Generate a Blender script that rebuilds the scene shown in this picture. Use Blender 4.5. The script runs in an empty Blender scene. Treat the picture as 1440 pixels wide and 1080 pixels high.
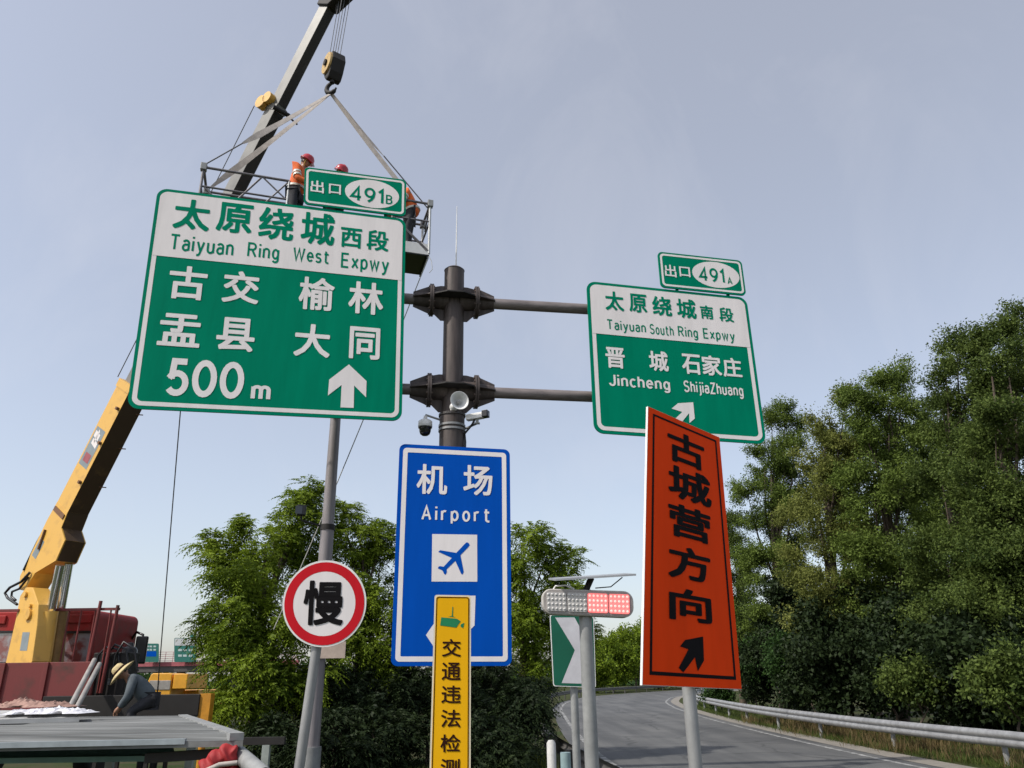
import bpy, math, random
import numpy as np
from mathutils import Vector, Matrix

random.seed(7)
RNG = np.random.default_rng(7)
SC = bpy.context.scene
COL = SC.collection
PI = math.pi

# ------------------------------------------------------------------ camera
EYE = Vector((0.0, 0.0, 1.9))
FPX = 1075.0                                  # focal length in photo pixels (1440 wide)
_up = Vector((-40, 2790, -FPX)).normalized()  # world up seen in camera space
_f = Vector((0, 0, -1))
_yc = (_f - _up * _f.dot(_up)).normalized()
_xc = _yc.cross(_up)
R = Matrix((_xc, _yc, _up))                   # camera -> world
cam = bpy.data.cameras.new('camera')
cam.sensor_width = 36.0
cam.lens = 36.0 * FPX / 1440.0
cam.clip_start = 0.05
cam.clip_end = 3000
cam_o = bpy.data.objects.new('camera', cam)
COL.objects.link(cam_o)
cam_o.matrix_world = Matrix.Translation(EYE) @ R.to_4x4()
SC.camera = cam_o

# ------------------------------------------------------------------ light
SUN_DIR = Vector((-0.74, -0.42, 0.92)).normalized()      # towards the sun
SUN_EL = math.asin(SUN_DIR.z)
SUN_AZ = math.atan2(SUN_DIR.x, SUN_DIR.y)
world = bpy.data.worlds.new('World')
SC.world = world
world.use_nodes = True
wn, wl = world.node_tree.nodes, world.node_tree.links
wn.clear()
sky = wn.new('ShaderNodeTexSky')
sky.sky_type = 'NISHITA'
sky.sun_disc = False
sky.sun_elevation = SUN_EL
sky.sun_rotation = SUN_AZ
sky.altitude = 200
sky.air_density = 1.0
sky.dust_density = 2.2
sky.ozone_density = 1.6
hsv = wn.new('ShaderNodeHueSaturation')
hsv.inputs['Saturation'].default_value = 0.84
hsv.inputs['Value'].default_value = 0.95
tc = wn.new('ShaderNodeTexCoord')
mp = wn.new('ShaderNodeMapping')
mp.inputs['Scale'].default_value = (2.4, 2.4, 1.2)
mp.inputs['Rotation'].default_value = (0.3, 0.5, 0.4)
nz = wn.new('ShaderNodeTexNoise')
nz.inputs['Scale'].default_value = 1.6
nz.inputs['Detail'].default_value = 6
nz.inputs['Roughness'].default_value = 0.62
nz.inputs['Distortion'].default_value = 0.6
rmp = wn.new('ShaderNodeValToRGB')
rmp.color_ramp.elements[0].position = 0.52
rmp.color_ramp.elements[0].color = (0, 0, 0, 1)
rmp.color_ramp.elements[1].position = 0.80
rmp.color_ramp.elements[1].color = (0.16, 0.16, 0.16, 1)
mxw = wn.new('ShaderNodeMix')
mxw.data_type = 'RGBA'
mxw.inputs['B'].default_value = (3.6, 3.6, 3.8, 1)       # thin cirrus
bg = wn.new('ShaderNodeBackground')
bg.inputs['Strength'].default_value = 0.15
wo = wn.new('ShaderNodeOutputWorld')
veil = wn.new('ShaderNodeMix')                             # milky summer air over the whole sky
veil.data_type = 'RGBA'
veil.inputs['Factor'].default_value = 0.40
veil.inputs['B'].default_value = (2.66, 2.54, 2.50, 1)
wl.new(sky.outputs[0], hsv.inputs['Color'])
wl.new(tc.outputs['Generated'], mp.inputs['Vector'])
wl.new(mp.outputs[0], nz.inputs['Vector'])
wl.new(nz.outputs['Fac'], rmp.inputs[0])
wl.new(rmp.outputs[0], mxw.inputs['Factor'])
wl.new(hsv.outputs[0], veil.inputs['A'])
wl.new(veil.outputs['Result'], mxw.inputs['A'])
wl.new(mxw.outputs['Result'], bg.inputs['Color'])
wl.new(bg.outputs[0], wo.inputs[0])
sun = bpy.data.lights.new('sun', 'SUN')
sun.energy = 2.5
sun.angle = math.radians(0.6)
sun.color = (1.0, 0.95, 0.87)
sun_o = bpy.data.objects.new('sun', sun)
COL.objects.link(sun_o)
sun_o.rotation_euler = (-SUN_DIR).to_track_quat('-Z', 'Y').to_euler()
SC.view_settings.view_transform = 'Standard'
SC.view_settings.look = 'None'
SC.view_settings.exposure = 0.66
SC.view_settings.gamma = 1.0

# ------------------------------------------------------------------ photo measuring helpers
def ray(px, py):
    return R @ Vector(((px - 720) / FPX, -(py - 540) / FPX, -1.0))

def at(px, py, Y):
    d = ray(px, py)
    return EYE + d * (Y / d.y)

def atz(px, py, z):
    d = ray(px, py)
    return EYE + d * ((z - EYE.z) / d.z)

# ------------------------------------------------------------------ materials
_M = {}
def mat(name, col, rough=0.6, metal=0.0, var=0.15, scale=6.0, col2=None, detail=5, stretch=(1, 1, 1), bump=0.0, spec=0.5, amt2=(0.45, 0.7)):
    if name in _M:
        return _M[name]
    m = bpy.data.materials.new(name)
    m.use_nodes = True
    n, l = m.node_tree.nodes, m.node_tree.links
    b = n['Principled BSDF']
    b.inputs['Roughness'].default_value = rough
    b.inputs['Metallic'].default_value = metal
    b.inputs['Specular IOR Level'].default_value = spec
    t = n.new('ShaderNodeTexCoord')
    mpn = n.new('ShaderNodeMapping')
    mpn.inputs['Scale'].default_value = stretch
    l.new(t.outputs['Object'], mpn.inputs['Vector'])
    z = n.new('ShaderNodeTexNoise')
    z.inputs['Scale'].default_value = scale
    z.inputs['Detail'].default_value = detail
    z.inputs['Roughness'].default_value = 0.65
    l.new(mpn.outputs[0], z.inputs['Vector'])
    r = n.new('ShaderNodeValToRGB')
    c2 = col2 if col2 else tuple(c * (1 - 2.0 * var) for c in col)
    c1 = col if col2 else tuple(min(1, c * (1 + 0.6 * var)) for c in col)
    r.color_ramp.elements[0].position = amt2[0] if col2 else 0.25
    r.color_ramp.elements[0].color = (*(c1 if col2 else c2), 1)
    r.color_ramp.elements[1].position = amt2[1] if col2 else 0.7
    r.color_ramp.elements[1].color = (*(c2 if col2 else c1), 1)
    l.new(z.outputs['Fac'], r.inputs[0])
    l.new(r.outputs[0], b.inputs['Base Color'])
    if bump:
        bn = n.new('ShaderNodeBump')
        bn.inputs['Strength'].default_value = bump
        bn.inputs['Distance'].default_value = 0.02
        l.new(z.outputs['Fac'], bn.inputs['Height'])
        l.new(bn.outputs[0], b.inputs['Normal'])
    _M[name] = m
    return m

def leaf_mat(name, dark, light, trans=0.35):
    m = bpy.data.materials.new(name)
    m.use_nodes = True
    n, l = m.node_tree.nodes, m.node_tree.links
    n.clear()
    g = n.new('ShaderNodeNewGeometry')
    t = n.new('ShaderNodeTexCoord')
    z = n.new('ShaderNodeTexNoise')
    z.inputs['Scale'].default_value = 0.9
    z.inputs['Detail'].default_value = 3
    l.new(t.outputs['Object'], z.inputs['Vector'])
    a = n.new('ShaderNodeMath')
    a.operation = 'MULTIPLY_ADD'
    a.inputs[1].default_value = 0.55
    l.new(g.outputs['Random Per Island'], a.inputs[0])
    s = n.new('ShaderNodeMath')
    s.operation = 'MULTIPLY_ADD'
    s.inputs[1].default_value = 1.3
    s.inputs[2].default_value = -0.42
    l.new(z.outputs['Fac'], s.inputs[0])
    l.new(s.outputs[0], a.inputs[2])
    r = n.new('ShaderNodeValToRGB')
    r.color_ramp.elements[0].position = 0.05
    r.color_ramp.elements[0].color = (*dark, 1)
    r.color_ramp.elements[1].position = 0.95
    r.color_ramp.elements[1].color = (*light, 1)
    l.new(a.outputs[0], r.inputs[0])
    d = n.new('ShaderNodeBsdfPrincipled')
    d.inputs['Roughness'].default_value = 0.55
    d.inputs['Specular IOR Level'].default_value = 0.12
    l.new(r.outputs[0], d.inputs['Base Color'])
    tr = n.new('ShaderNodeBsdfTranslucent')
    l.new(r.outputs[0], tr.inputs['Color'])
    mx = n.new('ShaderNodeMixShader')
    mx.inputs[0].default_value = trans
    l.new(d.outputs[0], mx.inputs[1])
    l.new(tr.outputs[0], mx.inputs[2])
    o = n.new('ShaderNodeOutputMaterial')
    l.new(mx.outputs[0], o.inputs[0])
    return m

def glow_mat(name, col, emit, strength):
    m = mat(name, col, 0.35, 0, 0.1)
    b = m.node_tree.nodes['Principled BSDF']
    b.inputs['Emission Color'].default_value = (*emit, 1)
    b.inputs['Emission Strength'].default_value = strength
    return m

def sign_mat(name, col, dirt=0.12, rough=0.42):
    """Retro-reflective sheeting: even colour, faint rain streaks, small specks."""
    return mat(name, col, rough, 0, dirt * 0.6, 1.3, detail=9, stretch=(3.2, 3.2, 0.45), spec=0.02)

GREEN = sign_mat('green_sheeting', (0.0, 0.205, 0.116), 0.14)
BLUE = sign_mat('blue_sheeting', (0.002, 0.075, 0.42), 0.10)
WHITE = sign_mat('white_sheeting', (0.78, 0.735, 0.725), 0.10)
ORANGE = sign_mat('orange_sheeting', (0.86, 0.062, 0.008), 0.14)
YELLOW = sign_mat('yellow_sheeting', (0.80, 0.42, 0.010), 0.10)
RED = sign_mat('red_sheeting', (0.56, 0.018, 0.028), 0.14)
BLACK = mat('black_film', (0.010, 0.009, 0.010), 0.6, 0, 0.2, spec=0.05)
BROWNBLK = mat('dark_brown_film', (0.035, 0.012, 0.008), 0.6, 0, 0.2, spec=0.05)
ALU = mat('aluminium_back', (0.55, 0.56, 0.57), 0.4, 0.55, 0.12, 4)
WHITEMET = mat('white_painted_metal', (0.78, 0.77, 0.75), 0.45, 0, 0.08, 5)
POLE = mat('weathered_brown_steel', (0.085, 0.066, 0.060), 0.6, 0.15, 0.3, 3.0, detail=8, stretch=(5, 5, 0.5), bump=0.08)
ARM = mat('arm_steel', (0.24, 0.205, 0.195), 0.5, 0.2, 0.26, 3, detail=8, stretch=(0.7, 3, 3))
DARKST = mat('dark_steel', (0.022, 0.019, 0.018), 0.7, 0.1, 0.2, 8, bump=0.1)
BOLT = mat('rusty_bolt', (0.20, 0.15, 0.13), 0.6, 0.4, 0.2, 20)
GALV = mat('galvanised_steel', (0.34, 0.34, 0.34), 0.5, 0.4, 0.22, 5, detail=8, stretch=(1, 1, 0.4))
GALVDULL = mat('dull_grey_steel', (0.30, 0.305, 0.30), 0.6, 0.2, 0.18, 5, detail=8, bump=0.05)
PLASTIC_BLK = mat('black_plastic', (0.012, 0.012, 0.014), 0.35, 0, 0.2)
GLASSDK = mat('dark_glass', (0.01, 0.012, 0.016), 0.08, 0, 0.1, spec=0.8)
CRANEY = mat('crane_yellow', (0.70, 0.40, 0.075), 0.45, 0, 0.08, 3.5, col2=(0.40, 0.22, 0.06), detail=8, bump=0.04, amt2=(0.52, 0.85))
BOOMGREY = mat('boom_grey', (0.20, 0.195, 0.18), 0.45, 0.15, 0.15, 3.5, detail=8, stretch=(1, 1, 1))
CHROME = mat('chrome_rod', (0.75, 0.77, 0.8), 0.18, 0.95, 0.04)
CABRED = mat('cab_red', (0.34, 0.028, 0.026), 0.6, 0, 0.1, 2.2, col2=(0.16, 0.05, 0.04), detail=9, spec=0.2, amt2=(0.48, 0.75))
MAROON = mat('maroon_steel', (0.17, 0.026, 0.024), 0.6, 0, 0.1, 2.6, col2=(0.075, 0.028, 0.02), detail=9, bump=0.1, amt2=(0.5, 0.72))
TAPE = mat('reflective_tape', (0.66, 0.64, 0.55), 0.4, 0, 0.1)
ROPE = mat('steel_rope', (0.12, 0.12, 0.125), 0.6, 0.3, 0.1)
ROPEP = mat('pale_rope', (0.5, 0.49, 0.45), 0.8, 0, 0.1)
STRAP = mat('dusty_webbing', (0.42, 0.375, 0.34), 0.8, 0, 0.16, 9)
RUBBER = mat('tyre_rubber', (0.02, 0.02, 0.02), 0.85, 0, 0.2, 14)
SKIN = mat('skin', (0.36, 0.19, 0.12), 0.5, 0, 0.08)
JACKET = mat('orange_jacket', (0.82, 0.15, 0.025), 0.75, 0, 0.12, 7, bump=0.3)
TROUSER = mat('dark_trousers', (0.03, 0.03, 0.036), 0.85, 0, 0.2, 9)
SHIRTB = mat('pale_blue_shirt', (0.10, 0.12, 0.135), 0.8, 0, 0.15, 7)
HELMET = mat('red_helmet', (0.42, 0.022, 0.035), 0.3, 0, 0.06)
BOOT = mat('boot_leather', (0.03, 0.026, 0.022), 0.7, 0, 0.2)
HAIR = mat('black_hair', (0.012, 0.01, 0.01), 0.6, 0, 0.2, 30)
STRAW = mat('straw', (0.60, 0.48, 0.25), 0.8, 0, 0.2, 24, stretch=(1, 1, 3))
BARK = mat('bark', (0.10, 0.075, 0.055), 0.9, 0, 0.3, 9, detail=8, stretch=(3, 3, 0.6), bump=0.6)

# ------------------------------------------------------------------ objects
ORG = {}
def thing(name, label, cat, loc=(0, 0, 0), group=None):
    o = bpy.data.objects.new(name, None)
    COL.objects.link(o)
    o.empty_display_size = 0.2
    o.location = loc
    o['label'] = label
    o['category'] = cat
    if group:
        o['group'] = group
    ORG[o.name] = Vector(loc)
    return o

class MB:
    def __init__(s):
        s.v, s.f, s.sm, s.mi = [], [], [], []
        s.cur = 0

    def add(s, verts, faces, smooth=False):
        k = len(s.v)
        s.v += [tuple(p) for p in verts]
        for f in faces:
            s.f.append(tuple(i + k for i in f))
            s.sm.append(smooth)
            s.mi.append(s.cur)

    def hexa(s, p):
        """8 points: bottom ring 0-3, top ring 4-7"""
        s.add(p, [(3, 2, 1, 0), (4, 5, 6, 7), (0, 1, 5, 4), (1, 2, 6, 5), (2, 3, 7, 6), (3, 0, 4, 7)])

    def obox(s, c, ax, ay, az):
        c, ax, ay, az = Vector(c), Vector(ax), Vector(ay), Vector(az)
        s.hexa([c - ax - ay - az, c + ax - ay - az, c + ax + ay - az, c - ax + ay - az,
                c - ax - ay + az, c + ax - ay + az, c + ax + ay + az, c - ax + ay + az])

    def box(s, c, size, rz=0.0):
        cs, sn = math.cos(rz), math.sin(rz)
        s.obox(c, (cs * size[0] / 2, sn * size[0] / 2, 0), (-sn * size[1] / 2, cs * size[1] / 2, 0), (0, 0, size[2] / 2))

    def beam(s, a, b, w, h, up=(0, 0, 1)):
        a, b = Vector(a), Vector(b)
        d = (b - a).normalized()
        up = Vector(up)
        if abs(d.dot(up)) > 0.98:
            up = Vector((0, 1, 0))
        x = d.cross(up).normalized()
        y = x.cross(d).normalized()
        s.obox((a + b) / 2, x * w / 2, (b - a) / 2, y * h / 2)

    def tube(s, pts, r, n=10, caps=True, smooth=True):
        pts = [Vector(p) for p in pts]
        rs = r if isinstance(r, (list, tuple)) else [r] * len(pts)
        k0 = len(s.v)
        x = None
        rings = []
        for i, p in enumerate(pts):
            d = (pts[min(i + 1, len(pts) - 1)] - pts[max(i - 1, 0)])
            if d.length < 1e-9:
                d = Vector((0, 0, 1))
            d.normalize()
            if x is None:
                a = Vector((0, 0, 1)) if abs(d.z) < 0.9 else Vector((1, 0, 0))
                x = d.cross(a).normalized()
            else:
                x = (x - d * x.dot(d))
                x = x.normalized() if x.length > 1e-6 else d.orthogonal().normalized()
            y = d.cross(x)
            rings.append([p + x * (rs[i] * math.cos(2 * PI * j / n)) + y * (rs[i] * math.sin(2 * PI * j / n)) for j in range(n)])
        vs = [q for rg in rings for q in rg]
        fs = []
        for i in range(len(pts) - 1):
            for j in range(n):
                a, b = i * n + j, i * n + (j + 1) % n
                fs.append((a, b, b + n, a + n))
        s.add(vs, fs, smooth)
        if caps:
            s.add(rings[0], [tuple(reversed(range(n)))])
            s.add(rings[-1], [tuple(range(n))])

    def lathe(s, prof, o, axis=(0, 0, 1), n=24, smooth=True):
        """prof: list of (radius, distance along axis)"""
        o, d = Vector(o), Vector(axis).normalized()
        x = d.orthogonal().normalized()
        y = d.cross(x)
        vs = [o + d * h + x * (r * math.cos(2 * PI * j / n)) + y * (r * math.sin(2 * PI * j / n)) for r, h in prof for j in range(n)]
        fs = []
        for i in range(len(prof) - 1):
            for j in range(n):
                a, b = i * n + j, i * n + (j + 1) % n
                fs.append((a, b, b + n, a + n))
        s.add(vs, fs, smooth)
        for i, flip in ((0, True), (len(prof) - 1, False)):
            if prof[i][0] > 1e-4:
                idx = list(range(i * n, i * n + n))
                s.add([vs[q] for q in idx], [tuple(reversed(range(n))) if flip else tuple(range(n))])

    def prism(s, poly, off):
        """poly: 3D outline; extruded by off"""
        off = Vector(off)
        n = len(poly)
        p = [Vector(q) for q in poly]
        s.add(p + [q + off for q in p],
              [tuple(range(n)), tuple(reversed(range(n, 2 * n)))] + [(i, i + n, (i + 1) % n + n, (i + 1) % n) for i in range(n)])

    def ellipsoid(s, c, r, n=14, m=9, rot=None, smooth=True):
        c = Vector(c)
        vs, fs = [], []
        for i in range(m + 1):
            t = PI * i / m
            for j in range(n):
                a = 2 * PI * j / n
                v = Vector((r[0] * math.sin(t) * math.cos(a), r[1] * math.sin(t) * math.sin(a), r[2] * math.cos(t)))
                if rot:
                    v = rot @ v
                vs.append(c + v)
        for i in range(m):
            for j in range(n):
                a, b = i * n + j, i * n + (j + 1) % n
                fs.append((a + n, b + n, b, a))
        s.add(vs, fs, smooth)

    def build(s, name, material, parent=None, bevel=0.0, label=None, cat=None, group=None, kind=None, loc=None):
        org = ORG[parent.name] if parent else (Vector(loc) if loc is not None else None)
        if org is None:
            a = np.array(s.v)
            org = Vector(((a[:, 0].min() + a[:, 0].max()) / 2, (a[:, 1].min() + a[:, 1].max()) / 2, a[:, 2].min())) if kind is None else Vector((0, 0, 0))
        me = bpy.data.meshes.new(name)
        me.from_pydata([tuple(Vector(p) - org) for p in s.v], [], s.f)
        for mm in (material if isinstance(material, (list, tuple)) else [material]):
            me.materials.append(mm)
        me.polygons.foreach_set('use_smooth', s.sm)
        me.polygons.foreach_set('material_index', s.mi)
        me.update()
        o = bpy.data.objects.new(name, me)
        COL.objects.link(o)
        if parent:
            o.parent = parent
        else:
            o.location = org
        ORG[o.name] = org
        if bevel:
            b = o.modifiers.new('edge', 'BEVEL')
            b.width = bevel
            b.segments = 2
            b.limit_method = 'ANGLE'
            b.angle_limit = math.radians(40)
        if label:
            o['label'] = label
        if cat:
            o['category'] = cat
        if group:
            o['group'] = group
        if kind:
            o['kind'] = kind
        return o

# ------------------------------------------------------------------ lettering
_G = {}
def glyph(s, offset=0.018, spacing=1.0):
    """outline of a text in em units; weight is added by laying the same outline a little to every side"""
    k = (s, spacing)
    if k not in _G:
        c = bpy.data.curves.new('lettering_outline', 'FONT')
        c.body = s
        c.size = 1.0
        c.resolution_u = 3
        c.space_character = spacing
        o = bpy.data.objects.new('lettering_outline', c)
        COL.objects.link(o)
        dg = bpy.context.evaluated_depsgraph_get()
        me = bpy.data.meshes.new_from_object(o.evaluated_get(dg))
        v = np.array([(q.co.x, q.co.y) for q in me.vertices])
        f = [tuple(p.vertices) for p in me.polygons]
        bpy.data.objects.remove(o)
        bpy.data.curves.remove(c)
        bpy.data.meshes.remove(me)
        _G[k] = (v, f)
    return _G[k]

def _arc(cx, cy, rx, ry, a0, a1, n=12):
    return [(cx + rx * math.cos(math.radians(a0 + (a1 - a0) * i / n)), cy + ry * math.sin(math.radians(a0 + (a1 - a0) * i / n))) for i in range(n + 1)]

_O = lambda cx, cy, rx, ry: _arc(cx, cy, rx, ry, 90, 450, 22)
# centre lines of the even-stroke road-sign letters (cap height 1)
STROKES = {
    'T': [[(0, 1), (.6, 1)], [(.3, 1), (.3, 0)]],
    'a': [_arc(.21, .5, .2, .2, 155, 0) + [(.41, 0)], [(.41, .41), (.2, .41)] + _arc(.2, .205, .19, .205, 90, 270) + [(.41, .07)]],
    'i': [[(0, 0), (0, .7)], [(0, .88), (0, 1.02)]],
    'y': [[(0, .7), (.23, .04)], [(.45, .7), (.19, -.14), (.11, -.24), (-.02, -.25)]],
    'u': [[(0, .7), (0, .2)] + _arc(.2, .2, .2, .2, 180, 360) + [(.4, .2)], [(.4, .7), (.4, 0)]],
    'n': [[(0, 0), (0, .7)], _arc(.2, .49, .2, .21, 180, 0) + [(.4, 0)]],
    'R': [[(0, 0), (0, 1), (.28, 1)] + _arc(.28, .76, .24, .24, 90, -90) + [(0, .52)], [(.27, .52), (.55, 0)]],
    'g': [_O(.2, .36, .2, .34), [(.4, .7), (.4, -.06)] + _arc(.2, -.06, .2, .2, 0, -150)],
    'W': [[(0, 1), (.2, 0), (.42, .92), (.64, 0), (.84, 1)]],
    'e': [[(.02, .37), (.42, .37)] + _arc(.21, .36, .21, .34, 5, 320, 18)],
    's': [_arc(.2, .53, .18, .17, 25, 270) + _arc(.2, .18, .19, .18, 88, -155)],
    't': [[(.1, .95), (.1, .15)] + _arc(.25, .15, .15, .15, 180, 270) + [(.34, 0)], [(-.03, .7), (.32, .7)]],
    'E': [[(.5, 1), (0, 1), (0, 0), (.5, 0)], [(0, .52), (.44, .52)]],
    'x': [[(0, .7), (.42, 0)], [(.42, .7), (0, 0)]],
    'p': [[(0, -.25), (0, .7)], _O(.21, .35, .21, .34)],
    'w': [[(0, .7), (.15, 0), (.32, .64), (.49, 0), (.64, .7)]],
    'S': [_arc(.26, .76, .25, .24, 25, 270) + _arc(.26, .26, .27, .26, 88, -160)],
    'o': [_O(.21, .35, .21, .35)],
    'h': [[(0, 0), (0, 1)], _arc(.2, .49, .2, .21, 180, 0) + [(.4, 0)]],
    'J': [[(.4, 1), (.4, .25)] + _arc(.2, .25, .2, .25, 0, -170)],
    'c': [_arc(.21, .35, .21, .35, 45, 315, 18)],
    'j': [[(.1, .7), (.1, -.1)] + _arc(-.04, -.1, .14, .14, 0, -100), [(.1, .88), (.1, 1.02)]],
    'Z': [[(0, 1), (.5, 1), (0, 0), (.52, 0)]],
    'A': [[(0, 0), (.28, 1), (.56, 0)], [(.1, .33), (.46, .33)]],
    'r': [[(0, 0), (0, .7)], _arc(.2, .45, .2, .24, 180, 65)],
    'm': [[(0, 0), (0, .7)], _arc(.18, .51, .18, .19, 180, 0) + [(.36, 0)], _arc(.54, .51, .18, .19, 180, 0) + [(.72, 0)]],
    'B': [[(0, .52), (0, 1), (.28, 1)] + _arc(.28, .76, .22, .24, 90, -90) + [(.02, .52)], [(0, .52), (.28, .52)] + _arc(.28, .26, .26, .26, 90, -90) + [(0, 0), (0, .5)]],
    '4': [[(.44, 0), (.44, 1), (0, .28), (.6, .28)]],
    '9': [_O(.27, .69, .27, .31), [(.54, .69), (.5, .42), (.37, .17), (.16, 0)]],
    '1': [[(.04, .78), (.26, 1), (.26, 0)]],
    '5': [[(.52, 1), (.12, 1), (.075, .44)], _arc(.25, .31, .28, .31, 152, -145, 18)],
    '0': [_O(.3, .5, .3, .5)],
}
def stroke_text(txt, half=0.078, gap=0.30):
    layers, x = [], 0.0
    for ch in txt:
        st = STROKES[ch]
        lo = min(p[0] for q in st for p in q)
        hi = max(p[0] for q in st for p in q)
        for q in st:
            P = [np.array((p[0] - lo + x, p[1])) for p in q]
            P = [p for i, p in enumerate(P) if i == 0 or np.linalg.norm(p - P[i - 1]) > 1e-4]
            loop = np.linalg.norm(P[0] - P[-1]) < 1e-4
            P = P[:-1] if loop else P
            n, V = len(P), []
            for i, p in enumerate(P):
                a, c = P[(i - 1) % n], P[(i + 1) % n]
                d0 = p - a if (i or loop) else c - p
                d1 = c - p if (i < n - 1 or loop) else d0
                d0, d1 = d0 / np.linalg.norm(d0), d1 / np.linalg.norm(d1)
                n0, n1 = np.array((-d0[1], d0[0])), np.array((-d1[1], d1[0]))
                m = n0 + n1
                m = m / max(np.linalg.norm(m), 1e-6)
                k = half / max(0.42, float(m @ n1))
                V += [p + m * k, p - m * k]
            F = [(2 * i, 2 * i + 1, 2 * ((i + 1) % n) + 1, 2 * ((i + 1) % n)) for i in range(n if loop else n - 1)]
            layers.append((np.array(V), F))
        x += hi - lo + gap
    return layers

class Plane:
    def __init__(s, p, heading):
        s.p = Vector(p)
        h = math.radians(heading)
        s.u = Vector((math.cos(h), math.sin(h), 0))
        s.n = Vector((math.sin(h), -math.cos(h), 0))     # towards the reader
        s.v = Vector((0, 0, 1))

    def hit(s, px, py):
        d = ray(px, py)
        return EYE + d * ((s.p - EYE).dot(s.n) / d.dot(s.n))

    def ab(s, px, py):
        w = s.hit(px, py) - s.p
        return (w.dot(s.u), w.dot(s.v))

    def to3(s, a, b, d=0.0):
        return s.p + s.u * a + s.v * b + s.n * d

class Sheet:
    """A flat sign face whose four corners are measured on its own vertical plane."""
    def __init__(s, plane, quad, lift=0.0):
        s.pl = plane
        s.lift = lift
        c = [plane.ab(*q) for q in quad]
        e = lambda i, j: math.dist(c[i], c[j])
        s.W, s.H = (e(0, 1) + e(3, 2)) / 2, (e(0, 3) + e(1, 2)) / 2
        src = [(0, s.H), (s.W, s.H), (s.W, 0), (0, 0)]
        A, B = [], []
        for (x, y), (a, b) in zip(src, c):
            A += [[x, y, 1, 0, 0, 0, -a * x, -a * y], [0, 0, 0, x, y, 1, -b * x, -b * y]]
            B += [a, b]
        h = np.linalg.solve(np.array(A), np.array(B))
        s.Hm = np.append(h, 1).reshape(3, 3)
        s.Hi = np.linalg.inv(s.Hm)

    def xy(s, px, py):
        a, b = s.pl.ab(px, py)
        r = s.Hi @ np.array((a, b, 1))
        return (r[0] / r[2], r[1] / r[2])

    def to3(s, x, y, d=0.0):
        r = s.Hm @ np.array((x, y, 1))
        return s.pl.to3(r[0] / r[2], r[1] / r[2], d + s.lift)

    def rrect(s, inset, r, n=6, box=None):
        x0, y0, x1, y1 = box if box else (inset, inset, s.W - inset, s.H - inset)
        out = []
        for cx, cy, a0 in ((x1 - r, y1 - r, 0), (x0 + r, y1 - r, 90), (x0 + r, y0 + r, 180), (x1 - r, y0 + r, 270)):
            for i in range(n + 1):
                a = math.radians(a0 + 90 * i / n)
                out.append((cx + r * math.cos(a), cy + r * math.sin(a)))
        return out

    def slab(s, mb, poly, thick, d=0.0):
        mb.prism([s.to3(x, y, d) for x, y in poly], -s.pl.n * thick)

    def film(s, mb, poly, d):
        mb.add([s.to3(x, y, d) for x, y in poly], [tuple(range(len(poly)))])

    def ring(s, mb, outer, inner, d):
        n = len(outer)
        mb.add([s.to3(x, y, d) for x, y in outer] + [s.to3(x, y, d) for x, y in inner],
               [(i, (i + 1) % n, (i + 1) % n + n, i + n) for i in range(n)])

    def pxpoly(s, mb, pts, d):
        s.film(mb, [s.xy(*p) for p in pts], d)

    def char(s, mb, ch, px, py, wpx, hpx, d=0.005, off=0.02):
        """One character: ink centre and ink size in photo pixels"""
        v, f = glyph(ch, off)
        x0, y0 = s.xy(px - wpx / 2, py)
        x1, y1 = s.xy(px + wpx / 2, py)
        xa, ya = s.xy(px, py - hpx / 2)
        xb, yb = s.xy(px, py + hpx / 2)
        cx, cy = s.xy(px, py)
        w, h = abs(x1 - x0), abs(ya - yb)
        s._put(mb, v, f, cx, cy, w, h, d, off)

    def _put(s, mb, v, f, cx, cy, w, h, d, off=0.02):
        lo, hi = v.min(0) - off, v.max(0) + off
        for i in range(9 if off else 1):
            sh = np.array((0, 0)) if i == 0 else off * np.array((math.cos(i * PI / 4), math.sin(i * PI / 4))) * (1.0 if i % 2 == 0 else 1.2)
            q = (v + sh - (lo + hi) / 2) / (hi - lo)
            mb.add([s.to3(cx + a * w, cy + b * h, d + 0.00025 * i) for a, b in q], f)

    def line(s, mb, txt, p0, p1, hpx, d=0.005, half=0.078, gap=0.30):
        """Latin lettering whose ink runs from p0 to p1 (photo pixels at mid height)"""
        L = stroke_text(txt, half, gap)
        av = np.concatenate([v for v, f in L])
        lo, hi = av.min(0), av.max(0)
        x0, y0 = s.xy(*p0)
        x1, y1 = s.xy(*p1)
        mx, my = (p0[0] + p1[0]) / 2, (p0[1] + p1[1]) / 2
        h = abs(s.xy(mx, my - hpx / 2)[1] - s.xy(mx, my + hpx / 2)[1])
        cx, cy, w = (x0 + x1) / 2, (y0 + y1) / 2, abs(x1 - x0)
        for k, (v, f) in enumerate(L):
            q = (v - (lo + hi) / 2) / (hi - lo)
            mb.add([s.to3(cx + a * w, cy + b * h, d + 0.0003 * (k % 5)) for a, b in q], f)

    def back_ribs(s, mb, k=4):
        for i in range(k):
            y = s.H * (i + 0.6) / k
            mb.beam(s.to3(0.06, y, -0.065), s.to3(s.W - 0.06, y, -0.065), 0.05, 0.05)

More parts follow.
